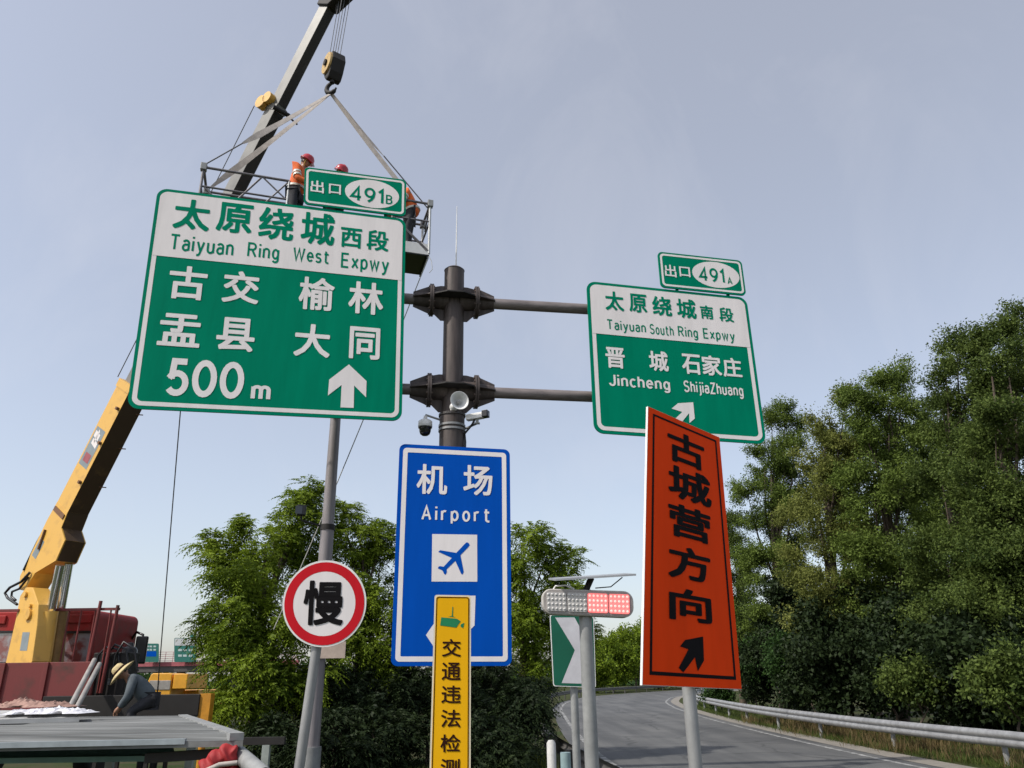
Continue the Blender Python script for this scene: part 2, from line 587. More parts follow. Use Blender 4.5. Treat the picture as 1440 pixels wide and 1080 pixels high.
# ================================================================== SETTING
GRASSG = mat('ground_soil', (0.060, 0.056, 0.030), 0.95, 0, 0.1, 0.9, spec=0.05, col2=(0.032, 0.052, 0.014), detail=9, bump=0.8, amt2=(0.42, 0.6))
g = MB()
N = 48
ext = [-900, -400, -150, -60] + list(np.linspace(-40, 60, 33)) + [110, 240, 500, 900]
ey = [-300, -100, -30] + list(np.linspace(-10, 110, 40)) + [160, 300, 700, 1800]
for yy in ey:
    for xx in ext:
        g.v.append((xx, yy, 0.0))
nx = len(ext)
for j in range(len(ey) - 1):
    for i in range(nx - 1):
        a = j * nx + i
        g.f.append((a, a + 1, a + 1 + nx, a + nx)); g.sm.append(False); g.mi.append(0)
g.build('ground', GRASSG, kind='structure')

def asphalt():
    m = bpy.data.materials.new('asphalt')
    m.use_nodes = True
    n, l = m.node_tree.nodes, m.node_tree.links
    b = n['Principled BSDF']
    b.inputs['Roughness'].default_value = 0.82
    t = n.new('ShaderNodeTexCoord')
    z1 = n.new('ShaderNodeTexNoise'); z1.inputs['Scale'].default_value = 90; z1.inputs['Detail'].default_value = 3
    z2 = n.new('ShaderNodeTexNoise'); z2.inputs['Scale'].default_value = 0.45; z2.inputs['Detail'].default_value = 8
    l.new(t.outputs['Object'], z1.inputs['Vector']); l.new(t.outputs['Object'], z2.inputs['Vector'])
    a = n.new('ShaderNodeMath'); a.operation = 'MULTIPLY_ADD'; a.inputs[1].default_value = 0.35
    l.new(z1.outputs['Fac'], a.inputs[0]); l.new(z2.outputs['Fac'], a.inputs[2])
    r = n.new('ShaderNodeValToRGB')
    r.color_ramp.elements[0].position = 0.4; r.color_ramp.elements[0].color = (0.062, 0.064, 0.067, 1)
    r.color_ramp.elements[1].position = 0.95; r.color_ramp.elements[1].color = (0.115, 0.115, 0.113, 1)
    l.new(a.outputs[0], r.inputs[0])
    vo = n.new('ShaderNodeTexVoronoi'); vo.feature = 'DISTANCE_TO_EDGE'; vo.inputs['Scale'].default_value = 0.42
    wv = n.new('ShaderNodeTexNoise'); wv.inputs['Scale'].default_value = 1.4; wv.inputs['Detail'].default_value = 6
    ad = n.new('ShaderNodeMix'); ad.data_type = 'VECTOR'; ad.inputs['Factor'].default_value = 0.35
    l.new(t.outputs['Object'], wv.inputs['Vector'])
    l.new(t.outputs['Object'], ad.inputs[4]); l.new(wv.outputs['Color'], ad.inputs[5]); l.new(ad.outputs[1], vo.inputs['Vector'])
    cr = n.new('ShaderNodeValToRGB'); cr.color_ramp.elements[0].position = 0.004; cr.color_ramp.elements[0].color = (0.62,) * 3 + (1,)
    cr.color_ramp.elements[1].position = 0.02; cr.color_ramp.elements[1].color = (1, 1, 1, 1)
    l.new(vo.outputs['Distance'], cr.inputs[0])
    st = n.new('ShaderNodeTexNoise'); st.inputs['Scale'].default_value = 1.0; st.inputs['Detail'].default_value = 5
    sm = n.new('ShaderNodeMapping'); sm.inputs['Scale'].default_value = (1.3, 0.09, 1)
    l.new(t.outputs['Object'], sm.inputs['Vector']); l.new(sm.outputs[0], st.inputs['Vector'])
    sr = n.new('ShaderNodeValToRGB'); sr.color_ramp.elements[0].position = 0.35; sr.color_ramp.elements[0].color = (0.74,) * 3 + (1,)
    sr.color_ramp.elements[1].position = 0.65; sr.color_ramp.elements[1].color = (1.2, 1.19, 1.16, 1)
    l.new(st.outputs['Fac'], sr.inputs[0])
    m1 = n.new('ShaderNodeMix'); m1.data_type = 'RGBA'; m1.blend_type = 'MULTIPLY'; m1.inputs['Factor'].default_value = 1
    m2 = n.new('ShaderNodeMix'); m2.data_type = 'RGBA'; m2.blend_type = 'MULTIPLY'; m2.inputs['Factor'].default_value = 1
    l.new(r.outputs[0], m1.inputs['A']); l.new(cr.outputs[0], m1.inputs['B']); l.new(m1.outputs['Result'], m2.inputs['A']); l.new(sr.outputs[0], m2.inputs['B'])
    l.new(m2.outputs['Result'], b.inputs['Base Color'])
    bn = n.new('ShaderNodeBump'); bn.inputs['Strength'].default_value = 0.35; bn.inputs['Distance'].default_value = 0.01
    l.new(z1.outputs['Fac'], bn.inputs['Height']); l.new(bn.outputs[0], b.inputs['Normal'])
    return m

# road edges in plan, front to back (bends gently, then swings right)
LE = [(3.8, -30), (3.1, 4), (2.75, 10), (2.4, 16), (2.1, 21), (2.1, 30), (2.4, 42), (2.95, 56), (4.7, 72), (9.5, 91), (23, 118), (44, 150)]
RE = [(10.2, -30), (9.5, 4), (9.2, 10), (8.85, 16), (8.65, 21), (8.75, 30), (9.3, 42), (10.5, 55.5), (12.8, 70), (17.8, 87.5), (30.5, 113), (50, 144)]
def smooth_path(p, k=6):
    out = []
    for i in range(len(p) - 1):
        p0, p1, p2, p3 = (Vector(p[max(i - 1, 0)]), Vector(p[i]), Vector(p[i + 1]), Vector(p[min(i + 2, len(p) - 1)]))
        for j in range(k):
            t = j / k
            out.append(0.5 * ((2 * p1) + (p2 - p0) * t + (2 * p0 - 5 * p1 + 4 * p2 - p3) * t * t + (3 * p1 - p0 - 3 * p2 + p3) * t ** 3))
    out.append(Vector(p[-1]))
    return out
LEs, REs = smooth_path(LE), smooth_path(RE)
def strip(name, A, B, z, m):
    mb = MB()
    n = len(A)
    mb.add([(p.x, p.y, z) for p in A] + [(p.x, p.y, z) for p in B], [(i, i + n, i + n + 1, i + 1) for i in range(n - 1)])
    return mb.build(name, m, kind='structure')
strip('road', [p + (q - p).normalized() * -0.45 for p, q in zip(LEs, REs)], [q + (q - p).normalized() * 0.5 for p, q in zip(LEs, REs)], 0.004, asphalt())
LINEW = mat('worn_road_paint', (0.32, 0.32, 0.31), 0.85, 0, 0.1, 3.0, col2=(0.10, 0.10, 0.10), detail=10, amt2=(0.42, 0.58))
dirn = [(q - p).normalized() for p, q in zip(LEs, REs)]
strip('road_edge_line', LEs, [p + d * 0.15 for p, d in zip(LEs, dirn)], 0.008, LINEW)
strip('road_edge_line', [q - d * 0.15 for q, d in zip(REs, dirn)], REs, 0.008, LINEW)
KERB = mat('dusty_shoulder', (0.22, 0.20, 0.17), 0.95, 0, 0.15, 3.0, detail=9, bump=0.5)
strip('road_shoulder', [q + d * 0.30 for q, d in zip(REs, dirn)], [q + d * 0.95 for q, d in zip(REs, dirn)], 0.012, KERB)

# ------------------------------------------------------------------ guard rails
def guard_rail(path, side, rm, label, step=4.0):
    """W-beam on posts; side = +1 when the road lies on the -x side"""
    pts = smooth_path(path, 8)
    root = thing('guard_rail', label, 'guard rail', (pts[0].x, pts[0].y, 0))
    prof = [(0.0, 0.75), (0.045, 0.72), (0.075, 0.66), (0.045, 0.61), (0.0, 0.59), (0.045, 0.57), (0.075, 0.52), (0.045, 0.46), (0.0, 0.43)]
    mb = MB()
    vs, fs = [], []
    n = len(prof)
    for i, p in enumerate(pts):
        d = (pts[min(i + 1, len(pts) - 1)] - pts[max(i - 1, 0)]).normalized()
        o = Vector((-d.y, d.x)) * side
        vs += [(p.x + o.x * a, p.y + o.y * a, z) for a, z in prof]
        vs += [(p.x + o.x * (a - 0.012), p.y + o.y * (a - 0.012), z) for a, z in prof]
    m2 = 2 * n
    for i in range(len(pts) - 1):
        for j in range(n - 1):
            a = i * m2 + j
            fs.append((a, a + 1, a + 1 + m2, a + m2))
            b = a + n
            fs.append((b, b + m2, b + 1 + m2, b + 1))
    mb.add(vs, fs, True)
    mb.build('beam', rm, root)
    acc, last = step, pts[0]
    for i, p in enumerate(pts):
        acc += (p - last).length
        last = p
        if acc >= step:
            acc = 0
            d = (pts[min(i + 1, len(pts) - 1)] - pts[max(i - 1, 0)]).normalized()
            o = Vector((-d.y, d.x)) * side
            q = MB()
            q.tube([(p.x - o.x * 0.14, p.y - o.y * 0.14, -0.1), (p.x - o.x * 0.14, p.y - o.y * 0.14, 0.72)], 0.057, 10)
            q.box((p.x - o.x * 0.05, p.y - o.y * 0.05, 0.6), (0.09, 0.09, 0.2))
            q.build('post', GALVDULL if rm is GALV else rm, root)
    return root
RR = [(10.9, 5), (10.5, 12), (10.2, 16.9), (9.86, 20.3), (9.62, 26), (9.8, 35), (10.7, 46), (12.0, 56), (14.6, 69), (19.6, 86), (32, 112)]
guard_rail(RR, 1, GALV, 'long galvanised guard rail curving along the verge below the tall roadside trees')
RL = [(1.5, 10.6), (1.0, 15.5), (0.78, 20), (0.72, 30), (1.25, 46), (2.2, 58), (3.9, 73), (8.7, 92), (22, 119)]
guard_rail(RL, -1, mat('shaded_dark_rail', (0.10, 0.095, 0.09), 0.7, 0.1, 0.2, 4), 'shaded guard rail bending behind the green chevron sign and flasher post')  # bush shade is put into the dark rail colour

# ================================================================== OVERHEAD SIGNS
PL_BIG = Plane(at(400, 430, 11.6), 9.0)
def overhead_sign(label, quad, hb, chars, lines, arrow, lines_hdr, exitq, ex):
    S = Sheet(PL_BIG, quad)
    root = thing('direction_sign', label, 'road sign', S.to3(S.W / 2, 0))
    p = MB()
    S.slab(p, S.rrect(0, 0.17, 8), 0.03)
    p.build('panel', GREEN, root)
    k = MB()
    S.back_ribs(k, 5)
    k.build('back_rail', ALU, root)
    y0, y1 = S.xy(*hb[0])[1], S.xy(*hb[1])[1]
    yh = (y0 + y1) / 2
    b = MB()
    e, t = 0.055, 0.07
    S.ring(b, S.rrect(e, 0.13, 8), S.rrect(e + t, 0.08, 8), 0.003)
    b.build('border', WHITE, root)
    h = MB()
    tops = [q for q in S.rrect(e + 0.002, 0.128, 8) if q[1] > yh]
    S.film(h, tops + [(e + 0.002, yh), (S.W - e - 0.002, yh)], 0.0055)
    h.build('header_panel', WHITE, root)
    hc = MB()
    for c in lines_hdr[0]:
        S.char(hc, *c, d=0.008, off=0.026)
    for l in lines_hdr[1]:
        S.line(hc, *l, d=0.008)
    hc.build('lettering', GREEN, root, label='green lettering on the white header')
    c_ = MB()
    for c in chars:
        S.char(c_, *c, off=0.024)
    for l in lines:
        S.line(c_, *l, half=0.10 if l[0] in ('500', 'm') else 0.085)
    c_.build('lettering', WHITE, root, label='white lettering on green')
    a = MB()
    S.pxpoly(a, arrow, 0.005)
    a.build('arrow', WHITE, root)
    # exit number plate standing on the top edge
    E = Sheet(PL_BIG, exitq, 0.02)
    q = MB()
    E.slab(q, E.rrect(0, 0.09, 6), 0.03)
    for fx in (0.2, 0.8):
        q.beam(E.to3(E.W * fx, -0.3, -0.07), E.to3(E.W * fx, E.H * 0.9, -0.07), 0.05, 0.05)
    pl = q.build('exit_plate', GREEN, root)
    b = MB()
    E.ring(b, E.rrect(0.035, 0.075, 6), E.rrect(0.075, 0.045, 6), 0.003)
    b.build('border', WHITE, pl)
    o = MB()
    cx, cy = E.xy(*ex['oval'][0])
    rx = abs(E.xy(ex['oval'][0][0] + ex['oval'][1], ex['oval'][0][1])[0] - cx)
    ry = abs(E.xy(ex['oval'][0][0], ex['oval'][0][1] + ex['oval'][2])[1] - cy)
    E.film(o, [(cx + rx * math.cos(i * PI / 18), cy + ry * math.sin(i * PI / 18)) for i in range(36)], 0.003)
    o.build('oval', WHITE, pl)
    w = MB()
    for c in ex['chars']:
        E.char(w, *c)
    w.build('lettering', WHITE, pl)
    gx = MB()
    for l in ex['num']:
        E.line(gx, *l, d=0.006, half=0.085)
    gx.build('number', GREEN, pl)
    return root, S

SIGN_L, SL = overhead_sign(
    'largest green overhead sign with white header and straight arrow, 500 m',
    [(222, 264), (571, 308), (565, 592), (178, 574)], [(215, 361.5), (560, 391.5)],
    [('古', 264.4, 397.8, 54, 47), ('交', 339.3, 404.1, 52, 45), ('榆', 445.6, 413.3, 50, 46), ('林', 514.8, 419.3, 49, 45),
     ('盂', 253, 464.4, 60, 46), ('县', 331.9, 470.4, 54, 47), ('大', 439.3, 478.9, 51, 46), ('同', 513, 482.6, 43, 45)],
    [('500', (234.4, 530.4), (343.3, 534.8), 53, ), ('m', (353, 550.7), (380.7, 552.2), 19)],
    [(490.7, 512.6), (515.5, 536), (514.8, 558.9), (498.1, 542.2), (497.4, 573.7), (478.9, 573), (480.4, 541.5), (461.1, 556.3), (463, 534)],
    ([('太', 270.4, 302.2, 52, 43), ('原', 330.4, 307, 51, 42), ('绕', 388.9, 315.2, 50, 45), ('城', 447.4, 321.9, 48, 45),
      ('西', 494, 334.8, 30, 28), ('段', 531.1, 338.5, 31, 29)],
     [('Taiyuan', (240, 342.0), (328.5, 352.5), 28), ('Ring', (348.1, 353), (392.6, 358.6), 26), ('West', (412.2, 357.0), (462.2, 363), 22),
      ('Expwy', (479.6, 367.8), (547, 375.4), 26)]),
    [(428.5, 235.5), (571.5, 254), (570.4, 305.2), (427, 287.4)],
    dict(oval=((523.3, 273.7), 38, 19.5), chars=[('出', 446.3, 263.6, 19, 17), ('口', 471.1, 267.2, 17, 14)],
         num=[('491', (491.0, 271.4), (539.5, 276.6), 23), ('B', (542.6, 281.2), (551.9, 282.4), 13)]))
SIGN_R, SR = overhead_sign(
    'smaller green overhead sign whose arrow is half hidden by the orange board',
    [(824.7, 395), (1049.7, 418.6), (1078, 624.7), (835.8, 608.6)], [(833.9, 468.6), (1052.5, 488.6)],
    [('晋', 865, 503.3, 27, 29), ('城', 926.1, 508, 27, 28), ('石', 971.9, 512.2, 26, 28), ('家', 1000.6, 514.2, 27, 28), ('庄', 1029.4, 517, 26, 27)],
    [('Jincheng', (856.1, 536.0), (942.2, 543.5), 20), ('ShijiaZhuang', (961.7, 545.2), (1045, 551.2), 20)],
    [(953.3, 567.2), (974.7, 565.8), (976.9, 588.6), (969.4, 595), (968.9, 581), (948.3, 606.7), (939.4, 598.3), (959.4, 579.4), (944.2, 574.7)],
    ([('太', 863.9, 423.6, 26, 27), ('原', 896.9, 426.7, 25, 26), ('绕', 930.6, 430.8, 27, 27), ('城', 965, 434.4, 27, 27),
      ('南', 993.6, 439.4, 18, 19), ('段', 1021, 442.8, 20, 20)],
     [('Taiyuan', (853.9, 457.6), (908, 462.8), 17.5), ('South', (913.6, 462.6), (946.9, 465.8), 14.5), ('Ring', (953.3, 467.6), (981.1, 470.2), 18),
      ('Expwy', (988.6, 470.4), (1033, 474.6), 18)]),
    [(924.2, 354.4), (1042.2, 367.2), (1048.9, 416.4), (928.9, 404.4)],
    dict(oval=((1006.1, 387.2), 32.5, 18), chars=[('出', 942.2, 381.7, 16, 17), ('口', 962.2, 383.2, 15, 14)],
         num=[('491', (980.6, 383.5), (1017.7, 389.6), 21.5), ('A', (1021.9, 394.5), (1028.9, 395.4), 10.5)]))

# ------------------------------------------------------------------ sign gantry
U, NRM = PL_BIG.u, PL_BIG.n
def on_gantry(px, py, back=0.42):
    """point on the vertical plane that holds the arms, behind the panels"""
    pl = Plane(PL_BIG.p - NRM * back, 9.0)
    return pl.hit(px, py)
ptop = on_gantry(639, 381)
PX, PY = ptop.x, ptop.y
gan = thing('sign_gantry', 'thick brown steel pole with two pairs of arms carrying the green overhead signs', 'gantry', (PX, PY, 0))
zst = on_gantry(638, 585).z
m = MB()
m.tube([(PX, PY, 0.0), (PX, PY, zst)], 0.215, 28)
m.tube([(PX, PY, zst - 0.02), (PX, PY, zst + 0.02)], 0.232, 28)
m.tube([(PX, PY, zst + 0.018), (PX, PY, ptop.z)], 0.182, 28)
m.tube([(PX, PY, ptop.z - 0.002), (PX, PY, ptop.z + 0.035)], [0.19, 0.15], 28)
m.tube([(PX, PY, 0.0), (PX, PY, 0.06)], 0.42, 28)
m.build('pole', POLE, gan)
tip = on_gantry(641.5, 290)
m = MB()
m.tube([(PX + 0.03, PY, ptop.z), (PX + 0.03, PY, tip.z - 0.8), (PX + 0.03, PY, tip.z)], [0.014, 0.011, 0.006], 8)
m.build('lightning_rod', WHITEMET, gan)
for (lp, rp, cy) in (((560, 421), (850, 445), 424), ((548, 547), (850, 566), 550)):
    zc = on_gantry(638, cy).z
    c = Vector((PX, PY, zc))
    for sgn, far in ((-1, 2.6), (1, 4.7)):
        a = MB()
        a.tube([c + U * (sgn * 0.70), c + U * (sgn * far)], 0.098, 18)
        a.build('arm', ARM, gan)
        f = MB()
        f.tube([c + U * (sgn * 0.375), c + U * (sgn * 0.405)], 0.30, 24)
        f.tube([c + U * (sgn * 0.413), c + U * (sgn * 0.443)], 0.30, 24)
        fl = f.build('flange', POLE, gan)
        for i in range(12):
            an = 2 * PI * i / 12
            w = Vector((0, 0, 1)) * math.cos(an) * 0.25 + NRM * math.sin(an) * 0.25
            q = MB()
            q.tube([c + U * (sgn * 0.355) + w, c + U * (sgn * 0.465) + w], 0.018, 6)
            q.build('bolt', BOLT, fl)
        k = MB()
        # tapering gussets round the arm and a cone to the pole
        k.tube([c + U * (sgn * 0.44), c + U * (sgn * 0.72)], [0.15, 0.12], 16)
        k.tube([c + U * (sgn * 0.10), c + U * (sgn * 0.38)], [0.19, 0.17], 16)
        for w in (Vector((0, 0, 1)), Vector((0, 0, -1)), NRM, -NRM):
            th = (U.cross(w)).normalized() * 0.008
            k.prism([c + U * (sgn * 0.445) + w * 0.05 - th, c + U * (sgn * 0.445) + w * 0.28 - th, c + U * (sgn * 0.74) + w * 0.15 - th, c + U * (sgn * 0.74) + w * 0.05 - th], th * 2)
            k.prism([c + U * (sgn * 0.05) + w * 0.05 - th, c + U * (sgn * 0.05) + w * (0.40 if w.z < 0 else 0.30) - th, c + U * (sgn * 0.24) + w * (0.40 if w.z < 0 else 0.30) - th, c + U * (sgn * 0.37) + w * 0.27 - th, c + U * (sgn * 0.37) + w * 0.05 - th], th * 2)
        k.build('gusset', POLE, gan)
    # collar plate round the pole
    m = MB()
    out = [(-0.36, 0.30), (-0.15, 0.42), (0.15, 0.42), (0.36, 0.30), (0.36, -0.30), (0.15, -0.42), (-0.15, -0.42), (-0.36, -0.30)]
    m.prism([c + U * x + NRM * y + Vector((0, 0, 0.012)) for x, y in out], (0, 0, -0.024))
    out2 = [(0.18 * 1.0 * math.cos(t), 0.18 * math.sin(t)) for t in np.linspace(0, 2 * PI, 20)[:-1]]
    m.build('collar_plate', DARKST, gan)
# brackets that tie each panel to the arms
for S, xs in ((SL, (0.55, 2.3)), (SR, (0.5, 2.3))):
    for x in xs:
        b = MB()
        top = S.to3(x, S.H - 0.25, -0.16)
        bot = S.to3(x, 0.25, -0.16)
        b.beam(bot, top, 0.12, 0.12, up=NRM)
        b.build('hanger', GALVDULL, gan)
# steel bands on the pole
for py in (585, 600, 606):
    z = Plane((PX, PY, 0), 0).hit(638, py).z
    r = 0.187 if z > zst else 0.22
    m = MB()
    m.tube([(PX, PY, z - 0.018), (PX, PY, z + 0.018)], r + 0.012, 28)
    m.build('band', GALV, gan)

# ------------------------------------------------------------------ equipment on the gantry pole
def front(px, py, dist=0.0):
    return Plane((PX, PY, 0) , 0).hit(px, py) + Vector((0, -dist, 0))
hb = front(649, 577, 0.5)
ax = Vector((0.34, -0.93, 0.0)).normalized()
hn = thing('loudspeaker', 'white horn loudspeaker clamped to the brown pole above the blue sign', 'loudspeaker', hb)
m = MB()
m.lathe([(0.045, -0.30), (0.055, -0.18), (0.085, -0.09), (0.125, -0.03), (0.155, 0.0), (0.160, 0.01), (0.152, 0.006), (0.12, -0.024), (0.08, -0.08), (0.06, -0.12), (0.0, -0.13)], hb, ax, 28)
m.build('horn', WHITEMET, hn)
m = MB()
m.lathe([(0.032, -0.12), (0.036, -0.06), (0.028, -0.035), (0.0, -0.025)], hb, ax, 16)
m.build('throat_cone', mat('grey_plastic', (0.45, 0.44, 0.43), 0.5), hn)
m = MB()
m.lathe([(0.07, -0.42), (0.075, -0.30), (0.045, -0.285)], hb, ax, 18)
m.beam(hb - ax * 0.30 - Vector((0, 0, 0.02)), (PX, PY - 0.18, hb.z - 0.06), 0.05, 0.02)
m.build('driver_bracket', WHITEMET, hn)

dp = front(599, 603, 0.12)
sc = 0.10
dm = thing('dome_camera', 'white dome surveillance camera with black glass bowl hanging from a short arm', 'camera', dp)
m = MB()
m.lathe([(0.03, 0.19), (0.035, 0.125), (0.085, 0.115), (0.118, 0.09), (0.122, -0.005), (0.115, -0.01)], dp, (0, 0, 1), 24)
m.build('housing', WHITEMET, dm)
m = MB()
m.lathe([(0.118, -0.012), (0.118, -0.03), (0.10, -0.04), (0.098, -0.09), (0.08, -0.135), (0.045, -0.16), (0, -0.168)], dp, (0, 0, 1), 24)
m.build('dome', GLASSDK, dm)
m = MB()
m.tube([dp + Vector((0, 0, 0.18)), dp + Vector((0, 0, 0.21)), Vector((PX - 0.17, PY - 0.05, dp.z + 0.13))], 0.018, 10)
m.build('arm', GALVDULL, dm)

bp = front(672, 592, 0.25)
bc = thing('bullet_camera', 'white box surveillance camera with black hood beside the horn loudspeaker', 'camera', bp)
ux = Vector((0.93, -0.36, 0.03)).normalized()
uy = Vector((0.36, 0.93, 0)).normalized()
m = MB()
m.obox(bp - ux * 0.04, ux * 0.15, uy * 0.055, Vector((0, 0, 0.05)))
m.build('housing', WHITEMET, bc, bevel=0.01)
m = MB()
m.obox(bp + ux * 0.155 + Vector((0, 0, 0.015)), ux * 0.05, uy * 0.062, Vector((0, 0, 0.058)))
m.build('hood', PLASTIC_BLK, bc, bevel=0.008)
m = MB()
m.tube([bp + ux * 0.20, bp + ux * 0.21], 0.035, 14)
m.build('lens', GLASSDK, bc)
m = MB()
m.box(bp + Vector((0, 0, -0.085)), (0.05, 0.05, 0.08))
m.beam(bp + Vector((0, 0, -0.125)), (PX + 0.15, PY, bp.z - 0.17), 0.04, 0.02)
m.box(bp + Vector((0, 0, -0.125)), (0.09, 0.06, 0.02))
m.build('bracket', GALVDULL, bc)
m = MB()
m.tube([bp + Vector((-0.04, 0.02, -0.04)), bp + Vector((-0.08, 0.0, -0.14)), (PX + 0.22, PY - 0.05, bp.z - 0.24), (PX + 0.235, PY - 0.08, bp.z - 0.40), (PX + 0.22, PY - 0.09, bp.z - 0.9)], 0.02, 8)
m.build('cable', PLASTIC_BLK, bc)

# ------------------------------------------------------------------ blue airport sign
PL_B = Plane((PX, PY - 0.36, 0), 4.0)
SB = Sheet(PL_B, [(561.9, 624), (716.9, 632.2), (719.8, 936.4), (549.4, 936.8)])
bs = thing('airport_sign', 'tall blue sign with airplane symbol fixed to the brown pole', 'road sign', SB.to3(SB.W / 2, 0))
m = MB(); SB.slab(m, SB.rrect(0, 0.10, 8), 0.03); m.build('panel', BLUE, bs)
m = MB(); SB.back_ribs(m, 3)
for y in (0.6, SB.H - 0.6):
    m.beam(SB.to3(SB.W / 2, y, -0.08), SB.to3(SB.W / 2, y, -0.16), 0.5, 0.08)
m.build('back_rail', ALU, bs)
m = MB(); SB.ring(m, SB.rrect(0.062, 0.06, 6), SB.rrect(0.135, 0.02, 6), 0.003); m.build('border', WHITE, bs)
m = MB()
SB.char(m, '机', 607.6, 674, 43, 42); SB.char(m, '场', 672.1, 675.5, 41, 42)
SB.line(m, 'Airport', (592.7, 721.6), (688.2, 725.2), 26, gap=0.42)
m.build('lettering', WHITE, bs)
sq = [(607.8, 751), (671, 752), (671.2, 818), (606.9, 817.8)]
m = MB(); SB.pxpoly(m, sq, 0.003); wsq = m.build('symbol_panel', WHITE, bs)
pz = [(800, 270), (835, 290), (845, 320), (825, 350), (690, 490), (745, 770), (722, 820), (700, 800), (603, 585), (455, 730), (462, 775), (440, 818), (415, 805), (385, 745), (308, 712), (318, 685), (345, 672), (405, 685), (545, 535), (315, 432), (345, 405), (620, 450), (775, 285)]
m = MB(); SB.pxpoly(m, [(590 + x / 12, 740 + y / 12) for x, y in pz], 0.006); m.build('airplane', BLUE, wsq)
az = [(510, 576), (600, 577), (597, 664), (588, 673), (560, 680), (500, 704), (482, 733), (455, 692), (482, 653), (490, 676), (510, 665)]
m = MB(); SB.pxpoly(m, [(380 + x / 2.0778, 560 + y / 2.0778) for x, y in az], 0.003); m.build('arrow', WHITE, bs)

# ------------------------------------------------------------------ yellow enforcement sign
PL_Y = Plane(at(636, 950, 6.2), 2.0)
SY = Sheet(PL_Y, [(611.2, 836.4), (662.4, 837.3), (661.6, 1128), (602.6, 1128)])
ys = thing('enforcement_sign', 'narrow yellow camera enforcement sign on a thin post in front of the blue sign', 'road sign', (PL_Y.p.x, PL_Y.p.y, 0))
m = MB(); SY.slab(m, SY.rrect(0, 0.02, 5), 0.018); m.build('panel', mat('pale_panel_edge', (0.74, 0.66, 0.5), 0.5, 0, 0.08), ys)
m = MB(); SY.film(m, SY.rrect(0.012, 0.018, 5), 0.002); m.build('face', YELLOW, ys)
m = MB(); SY.ring(m, SY.rrect(0.016, 0.02, 5), SY.rrect(0.022, 0.016, 5), 0.004); m.build('border', BROWNBLK, ys)
m = MB()
for ch, x, y, w in (('交', 635, 911, 26.5), ('通', 634.5, 944, 26.5), ('违', 634.3, 976.3, 27), ('法', 633.8, 1010.2, 27.5), ('检', 633.4, 1045, 28), ('测', 633, 1079.5, 27)):
    SY.char(m, ch, x, y, w, 25, d=0.004, off=0.014)
m.build('lettering', BROWNBLK, ys)
Z = lambda pts, ox, oy, k: [(ox + x / k, oy + y / k) for x, y in pts]
m = MB()
SY.pxpoly(m, Z([(127, 200), (217, 208), (240, 222), (214, 260), (120, 247)], 590, 820, 4.154), 0.004)
SY.pxpoly(m, Z([(243, 240), (262, 232), (254, 264), (238, 252)], 590, 820, 4.154), 0.004)
SY.pxpoly(m, Z([(192, 138), (196, 138), (195, 194), (213, 200), (165, 194), (188, 192)], 590, 820, 4.154), 0.004)
m.build('camera_symbol', mat('green_film', (0.0, 0.20, 0.07), 0.45), ys)
m = MB(); c = SY.to3(SY.W / 2, 0, -0.05)
m.tube([(c.x, c.y, 0), (c.x, c.y, SY.to3(SY.W / 2, SY.H * 0.9).z)], 0.03, 14); m.build('post', GALV, ys)

# ------------------------------------------------------------------ round slow sign
PL_S = Plane(at(456, 849, 7.0), 3.0)
SS = Sheet(PL_S, [(400.0, 787.5), (518.5, 788.2), (511.5, 910.5), (394.5, 909.8)])
ss = thing('slow_sign', 'round white sign with red ring and one black character on a leaning grey post', 'road sign', (PL_S.p.x - 0.15, PL_S.p.y, 0))
def disc(rf, n=48):
    return [(SS.W / 2 + rf * SS.W / 2 * math.cos(2 * PI * i / n), SS.H / 2 + rf * SS.H / 2 * math.sin(2 * PI * i / n)) for i in range(n)]
m = MB(); SS.slab(m, disc(1.0), 0.02); m.build('panel', WHITEMET, ss)
m = MB(); SS.ring(m, disc(0.955), disc(0.745), 0.003); m.build('ring', RED, ss)
m = MB(); SS.film(m, disc(0.742), 0.002); m.build('face', WHITE, ss)
m = MB(); SS.char(m, '慢', 455.3, 848, 57, 63, d=0.005, off=0.025); m.build('lettering', BLACK, ss)
pb = atz(408, 1140, 0.0); pb = at(417, 1105, 7.0)
a0 = SS.to3(SS.W / 2, SS.H * 0.8, -0.05); b0 = Plane(PL_S.p - PL_S.n * 0.06, 3.0).hit(445, 912)
b1 = Plane(PL_S.p - PL_S.n * 0.06, 3.0).hit(421, 1078)
d = (b1 - b0); foot = b1 + d * ((-b1.z) / d.z)
m = MB(); m.tube([foot, b0 + (b0 - b1).normalized() * 0.45], 0.043, 16); m.build('post', GALV, ss)
m = MB(); m.beam(b0 + Vector((-0.1, 0.0, 0.25)), b0 + Vector((0.2, 0, 0.25)), 0.04, 0.04); m.build('clamp', GALV, ss)

# ------------------------------------------------------------------ orange direction board
PL_O = Plane(at(970, 790, 4.5), 35.0)
SO = Sheet(PL_O, [(911.2, 571.4), (1011.5, 615), (1042.9, 969.7), (903, 963.6)])
pf = Plane(PL_O.p - PL_O.n * 0.055, 35.0).hit(969, 975)
ob = thing('detour_board', 'tall orange board with black characters and slanted arrow beside the ramp', 'road sign', (pf.x, pf.y, 0))
m = MB(); SO.slab(m, [(0, 0), (SO.W, 0), (SO.W, SO.H), (0, SO.H)], 0.016); m.build('panel', WHITEMET, ob)
m = MB(); SO.film(m, [(0.002, 0.002), (SO.W - 0.002, 0.002), (SO.W - 0.002, SO.H - 0.002), (0.002, SO.H - 0.002)], 0.002); m.build('face', ORANGE, ob)
m = MB(); e = 0.042; t = 0.015
bx = lambda e: [(e, e), (SO.W - e, e), (SO.W - e, SO.H - e), (e, SO.H - e)]
SO.ring(m, bx(e), bx(e + t), 0.004); m.build('border', BLACK, ob)
m = MB()
